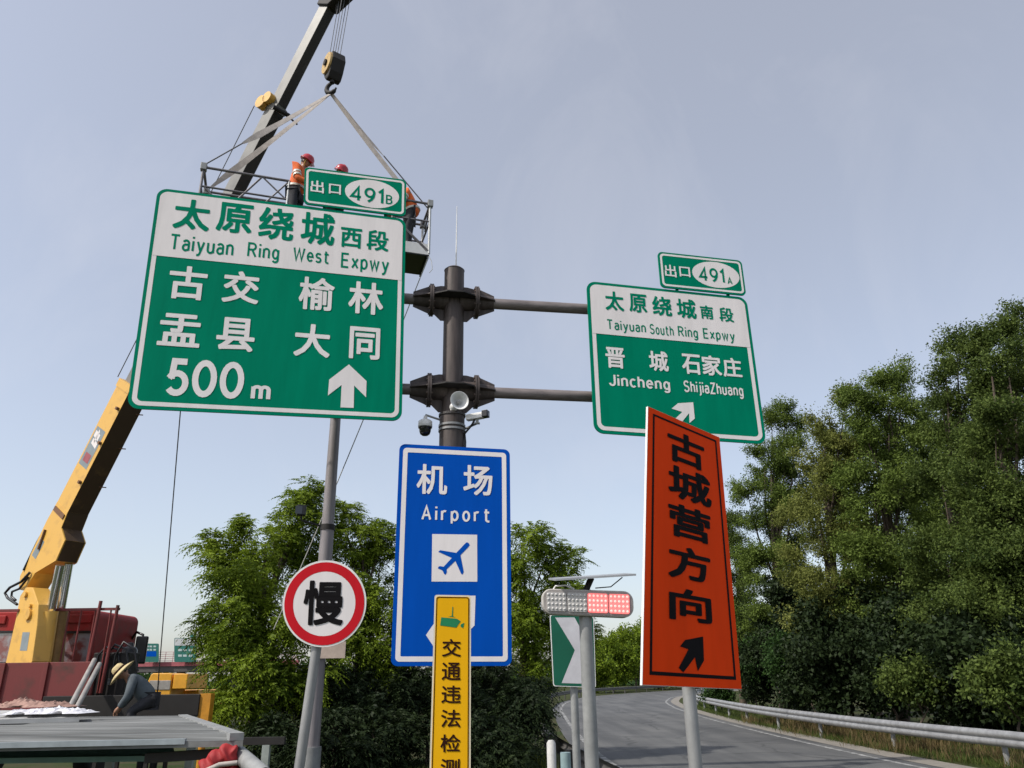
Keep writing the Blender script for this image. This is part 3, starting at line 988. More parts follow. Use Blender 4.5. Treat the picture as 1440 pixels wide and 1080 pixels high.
for ch, x, y, w, h in (('古', 964.6, 633, 51, 50), ('城', 969.9, 683.5, 59, 52), ('营', 969.9, 736.1, 59, 53), ('方', 969.5, 793.2, 59, 53), ('向', 970.7, 851.5, 59, 52)):
    SO.char(m, ch, x, y, w, h * 0.86, d=0.005, off=0.026)
m.build('lettering', BLACK, ob)
m = MB()
SO.pxpoly(m, Z([(178, 834), (240, 822), (243, 905), (222, 942), (212, 893), (172, 946), (156, 930), (190, 866), (161, 856)], 890, 560, 2.453), 0.005)
m.build('arrow', BLACK, ob)
m = MB(); m.tube([(pf.x, pf.y, 0), (pf.x, pf.y, SO.to3(SO.W / 2, SO.H * 0.85).z)], 0.036, 18); m.build('post', GALV, ob)
m = MB()
for y in (0.25, 0.75):
    m.beam(SO.to3(SO.W * 0.2, SO.H * y, -0.035), SO.to3(SO.W * 0.8, SO.H * y, -0.035), 0.03, 0.05)
m.build('clamp', GALV, ob)

# ------------------------------------------------------------------ solar flasher
PL_F = Plane(at(824, 850, 7.6), 4.0)
fp = Plane(PL_F.p - PL_F.n * 0.0, 4.0).hit(824, 890)
fl = thing('solar_flasher', 'solar warning flasher with two lit red lamps on a grey post', 'warning light', (fp.x, fp.y, 0))
SF = Sheet(PL_F, [(760.5, 829), (887.5, 833), (888.5, 870), (762, 864.5)], 0.10)
m = MB()
SF.slab(m, SF.rrect(0, 0.09, 6), 0.12)
m.build('housing', mat('aged_white_plastic', (0.50, 0.47, 0.43), 0.5, 0, 0.14, 9), fl, bevel=0.01)
m = MB(); SF.film(m, SF.rrect(0.012, 0.08, 6), 0.003); m.build('bezel', mat('bezel_grey', (0.34, 0.31, 0.29), 0.5), fl)
LENSW = mat('clear_lens', (0.50, 0.48, 0.46), 0.25, 0, 0.1, 30)
LENSR = glow_mat('lit_red_lens', (0.7, 0.16, 0.15), (1.0, 0.20, 0.19), 0.60)
LEDW = mat('clear_led', (0.60, 0.585, 0.565), 0.2, 0, 0.05)
LEDR = glow_mat('lit_red_led', (0.85, 0.3, 0.27), (1.0, 0.42, 0.38), 0.85)
for i, (x0, x1, lit) in enumerate(((97, 195, 0), (201, 298, 0), (303, 402, 1), (409, 510, 1))):
    p0, p1 = SF.xy(740 + x0 / 3.6, 848), SF.xy(740 + x1 / 3.6, 850)
    X0, X1, Y0, Y1 = p0[0], p1[0], 0.032, SF.H - 0.032
    m = MB(); SF.slab(m, SF.rrect(0, 0.015, 3, box=(X0, Y0, X1, Y1)), 0.012, 0.014)
    lp = m.build('lamp', LENSR if lit else LENSW, fl, label='lit red lamp' if lit else 'unlit clear lamp')
    m = MB()
    for a in range(5):
        for b in range(4):
            m.ellipsoid(SF.to3(X0 + (X1 - X0) * (a + 0.5) / 5, Y0 + (Y1 - Y0) * (b + 0.5) / 4, 0.014), (0.012, 0.008, 0.012), 8, 5)
    m.build('led_cluster', LEDR if lit else LEDW, lp)
m = MB()
s0, s1 = PL_F.hit(776, 816) , PL_F.hit(887, 809)
dirp = (s1 - s0)
bk = Vector((-0.05, 0.36, 0.052))
m.prism([s0 - bk * 0.5, s1 - bk * 0.5, s1 + bk * 0.5, s0 + bk * 0.5], (0, 0, 0.018))
m.build('solar_panel', mat('panel_frame', (0.36, 0.37, 0.38), 0.45, 0.3, 0.1), fl)
m = MB()
cst = (s0 + s1) / 2
m.tube([(cst.x, cst.y, cst.z), (fp.x, fp.y, SF.to3(SF.W / 2, SF.H).z - 0.03)], 0.03, 12)
m.tube([cst + Vector((0.3, 0, 0.0)), cst + Vector((0.18, -0.02, -0.09)), cst + Vector((0.03, -0.02, -0.10))], 0.006, 6)
m.build('panel_bracket', DARKST, fl)
m = MB()
w0 = SF.to3(0.12, SF.H, -0.05)
m.tube([w0, w0 + Vector((0.02, 0, 0.03)), w0 + Vector((0.12, 0, 0.035)), w0 + Vector((0.2, 0, 0.0))], 0.008, 8)
m.build('handle', WHITEMET, fl)
zt = SF.to3(SF.W / 2, 0).z
m = MB(); m.tube([(fp.x, fp.y, 0), (fp.x, fp.y, zt + 0.2)], [0.068, 0.06], 20); m.build('post', GALVDULL, fl)

# ------------------------------------------------------------------ chevron signs
def chevron(quad, Y, hd, label, group=None, foot=None):
    pl = Plane(at((quad[0][0] + quad[2][0]) / 2, (quad[0][1] + quad[2][1]) / 2, Y), hd)
    S = Sheet(pl, quad)
    c = S.to3(S.W / 2, 0, -0.075)
    root = thing('chevron_sign', label, 'road sign', (c.x, c.y, 0))
    m = MB(); S.slab(m, S.rrect(0, 0.03 * S.H, 4), 0.02); m.build('panel', WHITEMET, root)
    m = MB(); S.film(m, S.rrect(0.012 * S.H, 0.03 * S.H, 4), 0.002); m.build('face', mat('dark_green_sheeting', (0.0, 0.10, 0.055), 0.45, 0, 0.08, 3), root)
    W, H = S.W, S.H
    m = MB(); S.film(m, [(W * 0.12, H * 0.96), (W * 0.56, H * 0.97), (W * 0.95, H * 0.53), (W * 0.66, H * 0.05), (W * 0.20, H * 0.05), (W * 0.54, H * 0.52)], 0.004)
    m.build('chevron', mat('grey_white_sheeting', (0.58, 0.57, 0.60), 0.45, 0, 0.1, 5), root)
    m = MB(); m.tube([(c.x, c.y, 0), (c.x, c.y, S.to3(0, H * 0.9).z)], 0.045, 14); m.build('post', GALVDULL, root)
    return root
chevron([(773, 864), (835, 866), (838, 967), (778, 965)], 9.4, 2, 'green board with pale chevron behind the flasher post')
chevron([(845, 926), (856, 926), (856, 939), (845, 939)], 105, 8, 'tiny distant green chevron board at the road bend')
# short posts at the rail end
m = MB(); p = at(775, 1045, 9.2); m.tube([(p.x, p.y, 0), (p.x, p.y, p.z), (p.x, p.y, p.z + 0.03)], [0.05, 0.05, 0.03], 14)
m.build('bollard', mat('white_post_paint', (0.55, 0.54, 0.52), 0.6, 0, 0.2, 5), label='short white post standing at the end of the shaded guard rail', cat='post')
m = MB(); p = at(795, 1058, 8.9); m.tube([(p.x, p.y, 0), (p.x, p.y, p.z)], 0.055, 14)
m.build('bollard', mat('blue_grey_post_paint', (0.26, 0.36, 0.37), 0.5, 0, 0.15, 6), label='short blue grey post beside the white post', cat='post')

# ------------------------------------------------------------------ lamp pole behind the large sign
b0 = at(441, 1010, 14.0); zt = at(474, 560, 14.0).z
tp = thing('utility_pole', 'tapered grey pole rising behind the large green sign', 'pole', (b0.x, b0.y, 0))
zj = at(457, 742, 14.0).z
m = MB()
m.tube([(b0.x, b0.y, 0), (b0.x, b0.y, zj)], [0.135, 0.12], 20)
m.tube([(b0.x, b0.y, zj), (b0.x, b0.y, zt + 1.6)], [0.112, 0.085], 20)
m.build('shaft', mat('grey_pole_paint', (0.26, 0.235, 0.24), 0.5, 0.1, 0.15, 3, detail=8, stretch=(5, 5, 0.5)), tp)
m = MB(); m.tube([(b0.x, b0.y, zj - 0.05), (b0.x, b0.y, zj + 0.05)], 0.135, 20); m.build('band', DARKST, tp)
m = MB(); m.tube([(b0.x, b0.y, 0), (b0.x, b0.y, at(440, 1050, 14).z)], 0.165, 20); m.build('base_sleeve', GALVDULL, tp)
c = at(462, 914, 13.82); m = MB(); m.box(c, (0.58, 0.02, 0.27)); m.build('notice_plate', mat('faded_plate', (0.45, 0.36, 0.30), 0.6, 0, 0.15, 5), tp)
c = at(424, 718, 13.8)
fc = thing('pole_floodlight', 'small black floodlight on a thin bracket beside the tapered grey pole', 'floodlight', c)
m = MB(); m.box(c, (0.16, 0.14, 0.19), 0.3); m.build('housing', PLASTIC_BLK, fc, bevel=0.015)
m = MB(); m.box(c + Vector((-0.03, -0.075, 0)), (0.12, 0.02, 0.14), 0.3); m.build('lens', GLASSDK, fc)
m = MB(); m.tube([c + Vector((0, 0, -0.09)), c + Vector((0.02, 0, -0.18)), (b0.x - 0.12, b0.y - 0.08, zj + 0.02)], 0.018, 8); m.build('bracket', DARKST, fc)
# ================================================================== CRANE TRUCK
Q0 = at(48, 822, 16.5)
QH = at(470, -6, 12.8)
AX = (QH - Q0).normalized()
HW = AX.cross(Vector((0, 0, 1))).normalized()
if HW.y > 0:
    HW = -HW                                    # side of the boom that faces the camera
UPB = HW.cross(AX)
if UPB.z < 0:
    UPB = -UPB
LB = (QH - Q0).length
def bp3(s, t, w=0.0):
    return Q0 + AX * s + UPB * t + HW * w
truck = thing('crane_truck', 'red lorry with a yellow loading crane whose boom reaches over the largest sign', 'truck', (Q0.x, Q0.y, 0))
# --- boom (part) with sections
def s_at(px, py):
    """distance along the boom axis seen at a photo pixel"""
    d = ray(px, py).normalized()
    w = EYE - Q0
    b = d.dot(AX)
    return (w.dot(AX) - b * w.dot(d)) / (1 - b * b)
s_y = s_at(172, 560) + 0.35                     # end of yellow base section
m = MB()
foot = [(-0.16, 0.05), (0.05, 0.24), (1.3, 0.30), (1.75, 0.27), (1.75, -0.27), (1.42, -0.33), (1.30, -0.66), (0.86, -0.70), (0.35, -0.22), (-0.08, -0.16)]
m.prism([bp3(s, t, 0.225) for s, t in foot], -HW * 0.45)
m.obox(bp3((1.75 + s_y) / 2, 0), AX * ((s_y - 1.75) / 2), HW * 0.22, UPB * 0.27)
m.obox(bp3(s_y - 0.08, 0), AX * 0.09, HW * 0.238, UPB * 0.288)
BOOMSHADE = mat('shaded_greasy_brown_steel', (0.060, 0.032, 0.014), 0.7, 0, 0.1, 3, col2=(0.20, 0.11, 0.03), detail=9, amt2=(0.55, 0.9))  # shade of the boom underside painted dark brown, with some grease
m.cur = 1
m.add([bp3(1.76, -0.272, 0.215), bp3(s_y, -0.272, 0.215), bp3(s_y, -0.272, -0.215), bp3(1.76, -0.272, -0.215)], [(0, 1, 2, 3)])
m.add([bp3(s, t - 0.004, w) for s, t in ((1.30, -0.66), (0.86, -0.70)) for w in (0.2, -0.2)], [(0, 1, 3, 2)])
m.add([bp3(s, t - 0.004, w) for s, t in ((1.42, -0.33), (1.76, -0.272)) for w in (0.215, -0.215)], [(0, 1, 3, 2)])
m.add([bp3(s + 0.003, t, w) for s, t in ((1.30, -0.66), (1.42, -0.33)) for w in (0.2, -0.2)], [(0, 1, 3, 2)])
boom = m.build('boom', [CRANEY, BOOMSHADE], truck, bevel=0.0)
RUST = mat('rust', (0.20, 0.10, 0.05), 0.8, 0, 0.2, 12)
m = MB(); m.obox(bp3(1.62, 0.0, 0.235), AX * 0.05, HW * 0.012, UPB * 0.24); m.build('weld_band', RUST, boom)
for s in (2.4, 3.3, 4.1):
    m = MB(); m.obox(bp3(s, -0.2, 0.25), AX * 0.03, HW * 0.03, UPB * 0.03); m.build('lug', RUST, boom)
    m = MB(); m.tube([bp3(s, -0.26, -0.15), bp3(s + 0.06, -0.40, -0.22)], 0.012, 6); m.build('hook_rod', RUST, boom)
m = MB(); m.tube([bp3(0.75, 0.05, 0.245), bp3(1.15, 0.16, 0.245)], 0.025, 8); m.build('grab_bar', RUST, boom)
m = MB()
dec = mat('decal_grey', (0.22, 0.26, 0.28), 0.5, 0, 0.12, 5)
sd0, sd1 = s_at(118, 655), s_at(143, 602)
m.add([bp3(sd0, -0.16, 0.2225), bp3(sd1, -0.16, 0.2225), bp3(sd1, 0.22, 0.2225), bp3(sd0, 0.22, 0.2225)], [(0, 1, 2, 3)])
m.add([bp3(0.55, 0.0, 0.2275), bp3(0.95, 0.0, 0.2275), bp3(0.95, 0.2, 0.2275), bp3(0.55, 0.2, 0.2275)], [(0, 1, 2, 3)])
m.build('decal', dec, boom)
m = MB()
dm_ = sd1 - sd0
for a, b, t0, t1 in ((0.52, 0.66, -0.10, 0.14), (0.70, 0.86, -0.05, 0.18), (0.60, 0.92, 0.02, 0.08)):
    m.add([bp3(sd0 + dm_ * a, t0, 0.2245), bp3(sd0 + dm_ * b, t0, 0.2245), bp3(sd0 + dm_ * (b + 0.05), t1, 0.2245), bp3(sd0 + dm_ * (a + 0.05), t1, 0.2245)], [(0, 1, 2, 3)])
m.build('decal_mark', WHITE, boom)
m = MB()
m.add([bp3(sd0 + dm_ * 0.12, -0.1, 0.2245), bp3(sd0 + dm_ * 0.34, -0.1, 0.2245), bp3(sd0 + dm_ * 0.34, 0.14, 0.2245), bp3(sd0 + dm_ * 0.12, 0.14, 0.2245)], [(0, 1, 2, 3)])
m.build('decal_patch', mat('decal_red', (0.33, 0.07, 0.08), 0.5), boom)
m = MB()
m.tube([bp3(0.2, 0.2, 0.24), bp3(0.8, 0.335, 0.18), bp3(1.5, 0.325, 0.15), bp3(s_y - 0.4, 0.305, 0.15), bp3(s_y - 0.15, 0.33, 0.12)], 0.022, 8)
m.build('hose', PLASTIC_BLK, truck)
s_g = s_at(372, 140)
for k, (sa, sb, w, h) in enumerate(((s_y, (s_y + s_g) * 0.5, 0.150, 0.190), ((s_y + s_g) * 0.5, s_g, 0.132, 0.17), (s_g, LB + 0.1, 0.115, 0.15))):
    m = MB()
    m.obox(bp3((sa + sb) / 2, 0), AX * ((sb - sa) / 2 + 0.02), HW * w, UPB * h)
    m.obox(bp3(sb - 0.06, 0), AX * 0.07, HW * (w + 0.014), UPB * (h + 0.014))
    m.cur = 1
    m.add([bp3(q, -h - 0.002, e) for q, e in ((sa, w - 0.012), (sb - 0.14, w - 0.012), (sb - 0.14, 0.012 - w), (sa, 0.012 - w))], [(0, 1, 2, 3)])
    m.build('boom_extension', [BOOMGREY, mat('shaded_greasy_dark_steel', (0.030, 0.027, 0.022), 0.7, 0.1, 0.1, 4, col2=(0.09, 0.085, 0.075), detail=9, amt2=(0.55, 0.9))], truck)  # second material paints the shaded underside near black, grease included
# pulley guide clamped on the boom with its thin rope
m = MB()
m.tube([bp3(s_g - 0.05, 0.30, 0.10), bp3(s_g - 0.05, 0.30, 0.26)], 0.15, 18)
m.tube([bp3(s_g + 0.08, 0.14, 0.10), bp3(s_g + 0.08, 0.14, 0.26)], 0.13, 18)
m.build('guide_sheave', CRANEY, truck)
m = MB()
m.tube([bp3(s_g - 0.1, -0.2, 0.2), bp3(s_g - 0.1, -0.38, -0.1), bp3(s_g - 0.1, -0.30, -0.2)], 0.05, 8)
m.tube([bp3(s_g - 0.1, -0.30, -0.2), bp3(s_g - 0.15, -0.42, -0.36)], 0.02, 8)
m.build('guide_bracket', DARKST, truck)
m = MB()
pa = bp3(s_g - 0.15, 0.52, 0.2)
m.tube([pa, at(318, 228, 14.1), bp3(s_y, 0.4, 0.22)], 0.011, 6)
m.build('guide_rope', ROPE, truck)
# boom head
m = MB()
m.prism([bp3(LB - 0.35, 0.20, 0.17), bp3(LB + 0.35, 0.26, 0.17), bp3(LB + 0.55, -0.05, 0.17), bp3(LB + 0.42, -0.45, 0.17), bp3(LB + 0.05, -0.50, 0.17), bp3(LB - 0.35, -0.20, 0.17)], -HW * 0.34)
m.build('boom_head', DARKST, truck, bevel=0.02)
# cylinders and mast
def rod(px0, py0, px1, py1, Y0, Y1, r, mt, name, par=None):
    q = MB(); q.tube([at(px0, py0, Y0), at(px1, py1, Y1)], r, 16); return q.build(name, mt, par or truck)
rod(85, 795, 70, 866, 15.75, 16.0, 0.085, CHROME, 'lift_cylinder')
rod(97, 793, 84, 866, 16.05, 16.25, 0.085, CHROME, 'lift_cylinder')
rod(71, 860, 58, 945, 15.95, 16.0, 0.15, CRANEY, 'cylinder_barrel')
rod(85, 860, 76, 945, 16.25, 16.25, 0.15, mat('worn_dark_yellow', (0.30, 0.17, 0.05), 0.6, 0, 0.2, 5), 'cylinder_barrel')
m = MB()
plm = Plane(at(36, 880, 15.9), -32.0)
mast = [(28, 838), (36, 826), (46, 826), (54, 850), (52, 880), (45, 930), (40, 940), (6, 940), (14, 905), (22, 870)]
m.prism([plm.hit(*p) for p in mast], -plm.n * 0.34)
ms = m.build('mast', CRANEY, truck, bevel=0.015)
for px, py, r in ((41, 864, 0.11), (37, 836, 0.06), (44, 852, 0.04)):
    c = plm.hit(px, py)
    q = MB(); q.tube([c + plm.n * 0.0, c + plm.n * 0.05], r, 18); q.build('pin', CRANEY, ms)
m = MB()
m.add([plm.hit(*p) + plm.n * 0.003 for p in ((32, 889), (42, 889), (38, 915), (28, 915))], [(0, 1, 2, 3)])
m.build('decal', dec, ms)
m = MB()
c1, c2 = plm.hit(30, 818), plm.hit(24, 850)
m.tube([bp3(0.3, -0.1, 0.26), c1, plm.hit(14, 826), plm.hit(7, 834), plm.hit(11, 841), c2], 0.028, 8)
m.tube([bp3(0.2, -0.1, 0.24), plm.hit(27, 828), plm.hit(17, 832), plm.hit(16, 839), plm.hit(22, 844)], 0.024, 8)
m.build('hose', PLASTIC_BLK, truck)
# cab seen from behind
def cabp(px, py, Y=17.0):
    return at(px, py, Y)
xr = cabp(134, 890).x
CW = 2.75
xl = xr - CW
ztop = cabp(100, 858).z
m = MB()
n = 10
prof = []
zb = 0.9
for (cx, cz, a0) in ((xr - 0.16, ztop - 0.16, 0), (xl + 0.16, ztop - 0.16, 90)):
    for i in range(7):
        a = math.radians(a0 + 90 * i / 6)
        prof.append((cx + 0.16 * math.cos(a), cz + 0.16 * math.sin(a)))
prof += [(xl, zb), (xr, zb)]
m.prism([(x, 17.0, z) for x, z in prof], (0, 1.9, 0))
cab = m.build('cab', CABRED, truck, bevel=0.04)
m = MB()
zr = cabp(100, 880).z
for x0, x1 in ((xl + 0.08, xl + 0.8), (xl + 1.05, xl + 1.75), (xr - 0.85, xr - 0.12)):
    m.obox(((x0 + x1) / 2, 16.985, (ztop + zr) / 2 - 0.02), ((x1 - x0) / 2, 0, 0), (0, 0.022, 0), (0, 0, (ztop - zr) / 2 - 0.07))
m.build('roof_rib', CABRED, cab, bevel=0.018)
for (x0, x1) in ((88, 122), (-22, 18)):
    a, b = cabp(x0, 891), cabp(x1, 931)
    m = MB()
    for q, r in (((a.x - 0.05, b.x + 0.05), (a.z + 0.05, a.z)), ((a.x - 0.05, b.x + 0.05), (b.z, b.z - 0.05)), ((a.x - 0.05, a.x), (a.z, b.z)), ((b.x, b.x + 0.05), (a.z, b.z))):
        m.box(((q[0] + q[1]) / 2, 16.985, (r[0] + r[1]) / 2), (q[1] - q[0], 0.05, abs(r[0] - r[1])))
    fr = m.build('window_frame', PLASTIC_BLK, cab)
    m = MB(); m.box(((a.x + b.x) / 2, 16.992, (a.z + b.z) / 2), (b.x - a.x, 0.01, a.z - b.z))
    m.build('pane', mat('pale_reflecting_glass', (0.33, 0.35, 0.38), 0.12, 0.2, 0.1, 1.2, spec=0.9, col2=(0.24, 0.08, 0.08), amt2=(0.5, 0.6)), fr)
mc = at(198, 914, 18.5)
m = MB()
m.tube([(xr - 0.02, 18.7, mc.z + 0.25), (xr + 0.12, 18.6, mc.z + 0.40), (mc.x, 18.5, mc.z + 0.33), (mc.x, 18.5, mc.z + 0.2)], 0.03, 8)
mi = m.build('mirror_arm', PLASTIC_BLK, cab)
m = MB()
m.tube([(xr, 18.7, mc.z - 0.3), (xr + 0.2, 18.5, mc.z - 0.36), (mc.x, 18.5, mc.z - 0.25)], 0.03, 8)
m.build('mirror_arm', PLASTIC_BLK, cab)
m = MB(); m.box(mc, (0.26, 0.12, 0.60), 0.35); m.build('mirror', PLASTIC_BLK, mi, bevel=0.03)
# tool locker, tank and hoses between the cab and the bed
a, b = at(136, 918, 16.3), at(172, 1000, 16.3)
m = MB(); m.box(((a.x + b.x) / 2, 16.45, (a.z + b.z) / 2), (b.x - a.x, 0.5, a.z - b.z)); lk = m.build('tool_locker', DARKST, truck, bevel=0.02)
m = MB(); m.box(((a.x + b.x) / 2 + 0.05, 16.19, (a.z + b.z) / 2), (0.05, 0.03, 0.12)); m.build('handle', GALVDULL, lk)
c = at(180, 930, 16.6)
m = MB(); m.lathe([(0.0, -0.35), (0.13, -0.34), (0.15, -0.3), (0.15, 0.22), (0.11, 0.27), (0.06, 0.29), (0.06, 0.36), (0.0, 0.37)], c, (0, 0, 1), 18); m.build('air_filter', PLASTIC_BLK, truck)
for k in range(3):
    m = MB(); h0 = at(138 + 12 * k, 922, 16.1); m.tube([h0 + Vector((0, 0, -0.5)), h0, h0 + Vector((0.12, 0.02, 0.16 + 0.05 * k)), h0 + Vector((0.34, 0.05, 0.12)), h0 + Vector((0.45, 0.1, -0.3))], 0.022, 8); m.build('hose', PLASTIC_BLK, truck)
# headboard, rack, bed
HY = 15.6
zh0, zh1 = at(90, 1000, HY).z, at(90, 931, HY).z
xh = at(131, 960, HY).x
m = MB()
m.box(((xh + xl) / 2, HY, (zh0 + zh1) / 2), (xh - xl, 0.06, zh1 - zh0))
for x in np.linspace(xl + 0.2, xh - 0.1, 5):
    m.box((x, HY - 0.045, (zh0 + zh1) / 2), (0.09, 0.05, zh1 - zh0))
m.build('headboard', MAROON, truck, bevel=0.008)
zt2 = at(120, 857, HY + 0.5).z
m = MB()
x0, x1 = at(64, 857, HY + 0.5).x, at(168, 857, HY + 0.5).x
m.beam((x0, HY + 0.5, zt2), (x1, HY + 0.5, zt2), 0.06, 0.05)
for px, top in ((92, 857), (109, 857), (129, 857), (151, 857)):
    p = at(px, 890, HY + 0.5)
    m.tube([(p.x, HY + 0.5, zh0 + 0.3), (p.x, HY + 0.5, zt2)], 0.018, 8)
for px, top in ((142, 845), (166, 851)):
    p = at(px, top, HY + 0.45)
    m.tube([(p.x - 0.06, HY + 0.45, zh0 + 0.3), (p.x, HY + 0.45, p.z)], 0.035, 8)
p = at(20, 857, HY + 0.5)
m.beam((xl, HY + 0.5, zt2), (at(28, 857, HY + 0.5).x, HY + 0.5, zt2), 0.06, 0.05)
m.build('rack', MAROON, truck)
m = MB()
zc = 1.30
m.box(((xl + xr) / 2, 13.2, zc - 0.07), (CW - 0.2, 4.9, 0.14))
m.build('bed', DARKST, truck)
m = MB()
m.box(((xl + xr) / 2, 15.4, 0.72), (0.9, 9.4, 0.26))
m.build('chassis', DARKST, truck)
m = MB()
m.box(((xl + xr) / 2 + 0.35, 16.3, 0.98), (2.3, 0.9, 0.5))
m.build('crane_base', DARKST, truck, bevel=0.02)
for x in (xl + 0.25, xr - 0.25):
    for y in (12.0, 18.2):
        m = MB()
        m.lathe([(0.3, -0.14), (0.46, -0.15), (0.5, -0.11), (0.5, 0.11), (0.46, 0.15), (0.3, 0.14)], (x, y, 0.5), (1, 0, 0), 28)
        w = m.build('wheel', RUBBER, truck)
        m = MB(); m.lathe([(0.0, -0.10), (0.14, -0.12), (0.28, -0.09), (0.29, 0.09), (0.14, 0.12), (0.0, 0.10)], (x, y, 0.5), (1, 0, 0), 20)
        m.build('rim', GALVDULL, w)
# outrigger
OY = 15.3
o0, o1 = at(133, 992, OY), at(284, 991, OY)
zo = (at(200, 980, OY).z + at(200, 1004, OY).z) / 2
m = MB(); m.beam((o0.x - 0.9, OY, zo), (o1.x, OY, zo), 0.30, 0.36)
m.beam((o0.x - 0.9, OY, zo - 0.24), (o1.x - 0.4, OY, zo - 0.24), 0.22, 0.12)
out = m.build('outrigger', mat('oily_black_steel', (0.011, 0.009, 0.008), 0.75, 0, 0.2, 6), truck, bevel=0.01)
m = MB()
x = at(291, 990, OY).x
m.box((x, OY - 0.02, zo - 0.12), (0.2, 0.2, 0.62))
m.tube([(x, OY, zo - 0.4), (x, OY, 0.06)], 0.06, 12)
m.tube([(x, OY, 0.0), (x, OY, 0.06)], 0.2, 16)
m.build('stabiliser_leg', mat('orange_yellow_leg', (0.62, 0.27, 0.02), 0.5, 0, 0.16, 8), out)
# loose poles leaning on the headboard
for k, (pa, pb_) in enumerate((((94, 1003), (133, 928)), ((104, 1003), (140, 934)))):
    m = MB(); m.tube([at(*pa, 13.8), at(*pb_, 15.4)], 0.045, 10)
    m.build('steel_pole', mat('pole_pale', (0.36, 0.34, 0.32), 0.5, 0.3, 0.15), label=('pale steel pole leaning against the maroon headboard, upper of the two', 'pale steel pole leaning against the maroon headboard, lower of the two')[k], cat='pole')

# ------------------------------------------------------------------ hook, slings, cage
hk = at(467, 126, 12.8)
hook = thing('hook_block', 'round yellow and black crane hook block hanging on steel ropes from the boom head', 'crane hook', hk)
bc0 = at(469, 93, 12.8)
axb = Vector((-0.80, -0.60, 0.0)).normalized()
m = MB()
m.tube([bc0 + axb * 0.13, bc0 + axb * 0.17], [0.245, 0.235], 26)
m.build('cheek_plate', mat('worn_hook_yellow', (0.55, 0.38, 0.16), 0.55, 0, 0.1, 5, col2=(0.18, 0.10, 0.05), detail=8, amt2=(0.5, 0.65)), hook)
m = MB()
sx = axb.cross(Vector((0, 0, 1)))
prof = [(-0.20, 0.22), (0.20, 0.22), (0.26, 0.0), (0.16, -0.26), (0.06, -0.40), (-0.06, -0.40), (-0.16, -0.26), (-0.26, 0.0)]
m.prism([bc0 + sx * x + Vector((0, 0, z)) + axb * 0.128 for x, z in prof], -axb * 0.30)
m.build('sheave_housing', DARKST, hook, bevel=0.03)
m = MB(); m.tube([bc0 + axb * 0.17, bc0 + axb * 0.21], 0.07, 16); m.build('axle_cap', DARKST, hook)
hz = bc0 + Vector((0, 0, -0.38))
m = MB()
pts, rs = [], []
m.tube([hz + Vector((0, 0, 0.05)), hz + Vector((0, 0, -0.08))], 0.05, 12)
side = Vector((0.93, -0.36, 0))
for i in range(15):
    a = math.radians(100 + 245 * i / 14)
    pts.append(hz + Vector((0, 0, -0.21)) + side * (0.12 * math.cos(a)) + Vector((0, 0, 0.13 * math.sin(a))))
    rs.append(0.036 + 0.016 * math.sin(PI * i / 14) - (0.016 if i > 12 else 0))
m.tube(pts, rs, 12)
m.build('hook', DARKST, hook)
hkp = hz + Vector((0, 0, -0.345))
m = MB()
for k, (dx, dw) in enumerate(((-0.10, 0.10), (-0.10, -0.10), (0.10, 0.10), (0.10, -0.10), (0.0, 0.0))):
    p = bc0 + sx * dx + axb * dw * 0.8 + Vector((0, 0, 0.18))
    top = bp3(LB + 0.2, -0.3, 0) + sx * dx * 0.9 + axb * dw * 0.9
    m.tube([p, top], 0.0075, 6)
m.build('hoist_rope', ROPE, hook)
m = MB(); tt = at(474, 12, 12.75); m.tube([tt + Vector((0, 0, 0.5)), tt + Vector((0, 0, 0.06)), tt + Vector((0.0, 0, -0.12))], [0.05, 0.05, 0.02], 10); m.build('rope_socket', DARKST, hook)

# man-basket
CL = at(287, 233, 11.9); CR = at(605, 289, 13.2)
zr = (CL.z + CR.z) / 2
CL.z = CR.z = zr
DU = (CR - CL).normalized()
DV = Vector((-DU.y, DU.x, 0))            # away from the camera
DEP = 0.80
zf = at(600, 357, (CR.y)).z
LC = (CR - CL).length
def cg(s, v, z):
    return Vector((CL.x, CL.y, 0)) + DU * s + DV * v + Vector((0, 0, z))
basket = thing('work_basket', 'suspended steel lattice work basket hanging from the crane hook behind the largest sign', 'basket', cg(0, 0, zf))
STEELG = mat('worn_lattice_steel', (0.20, 0.185, 0.19), 0.55, 0.3, 0.2, 7)
STEELW = mat('pale_lattice_steel', (0.55, 0.56, 0.56), 0.5, 0.2, 0.12, 7)
gap0, gap1 = 1.55, LC - 0.75
m = MB()
m.tube([cg(0, 0, zr), cg(gap0, 0, zr)], 0.026, 10); m.tube([cg(gap1, 0, zr), cg(LC, 0, zr)], 0.026, 10)
m.tube([cg(0, DEP, zr), cg(LC, DEP, zr)], 0.026, 10)
m.tube([cg(0, 0, zr), cg(0, DEP, zr)], 0.026, 10); m.tube([cg(LC, 0, zr), cg(LC, DEP, zr)], 0.026, 10)
m.build('top_rail', STEELG, basket)
m = MB()
zm = zr - 0.42
m.tube([cg(0, 0, zm), cg(gap0, 0, zm)], 0.02, 8); m.tube([cg(gap1, 0, zm), cg(LC, 0, zm)], 0.02, 8)
m.tube([cg(0, DEP, zm), cg(LC, DEP, zm)], 0.02, 8)
m.tube([cg(0, 0, zm), cg(0, DEP, zm)], 0.02, 8); m.tube([cg(LC, 0, zm), cg(LC, DEP, zm)], 0.02, 8)
m.build('mid_rail', STEELG, basket)
for v, ss_ in ((0, (0, gap0, gap1, LC)), (DEP, (0, gap0, 2.6, gap1, LC))):
    for s in ss_:
        q = MB(); q.tube([cg(s, v, zf), cg(s, v, zr)], 0.026, 8)
        q.build('post', STEELW if s in (gap0, LC) else STEELG, basket)
def brace(a, b, r):
    q = MB(); q.tube([a, b], r, 8); q.build('brace', STEELG, basket)
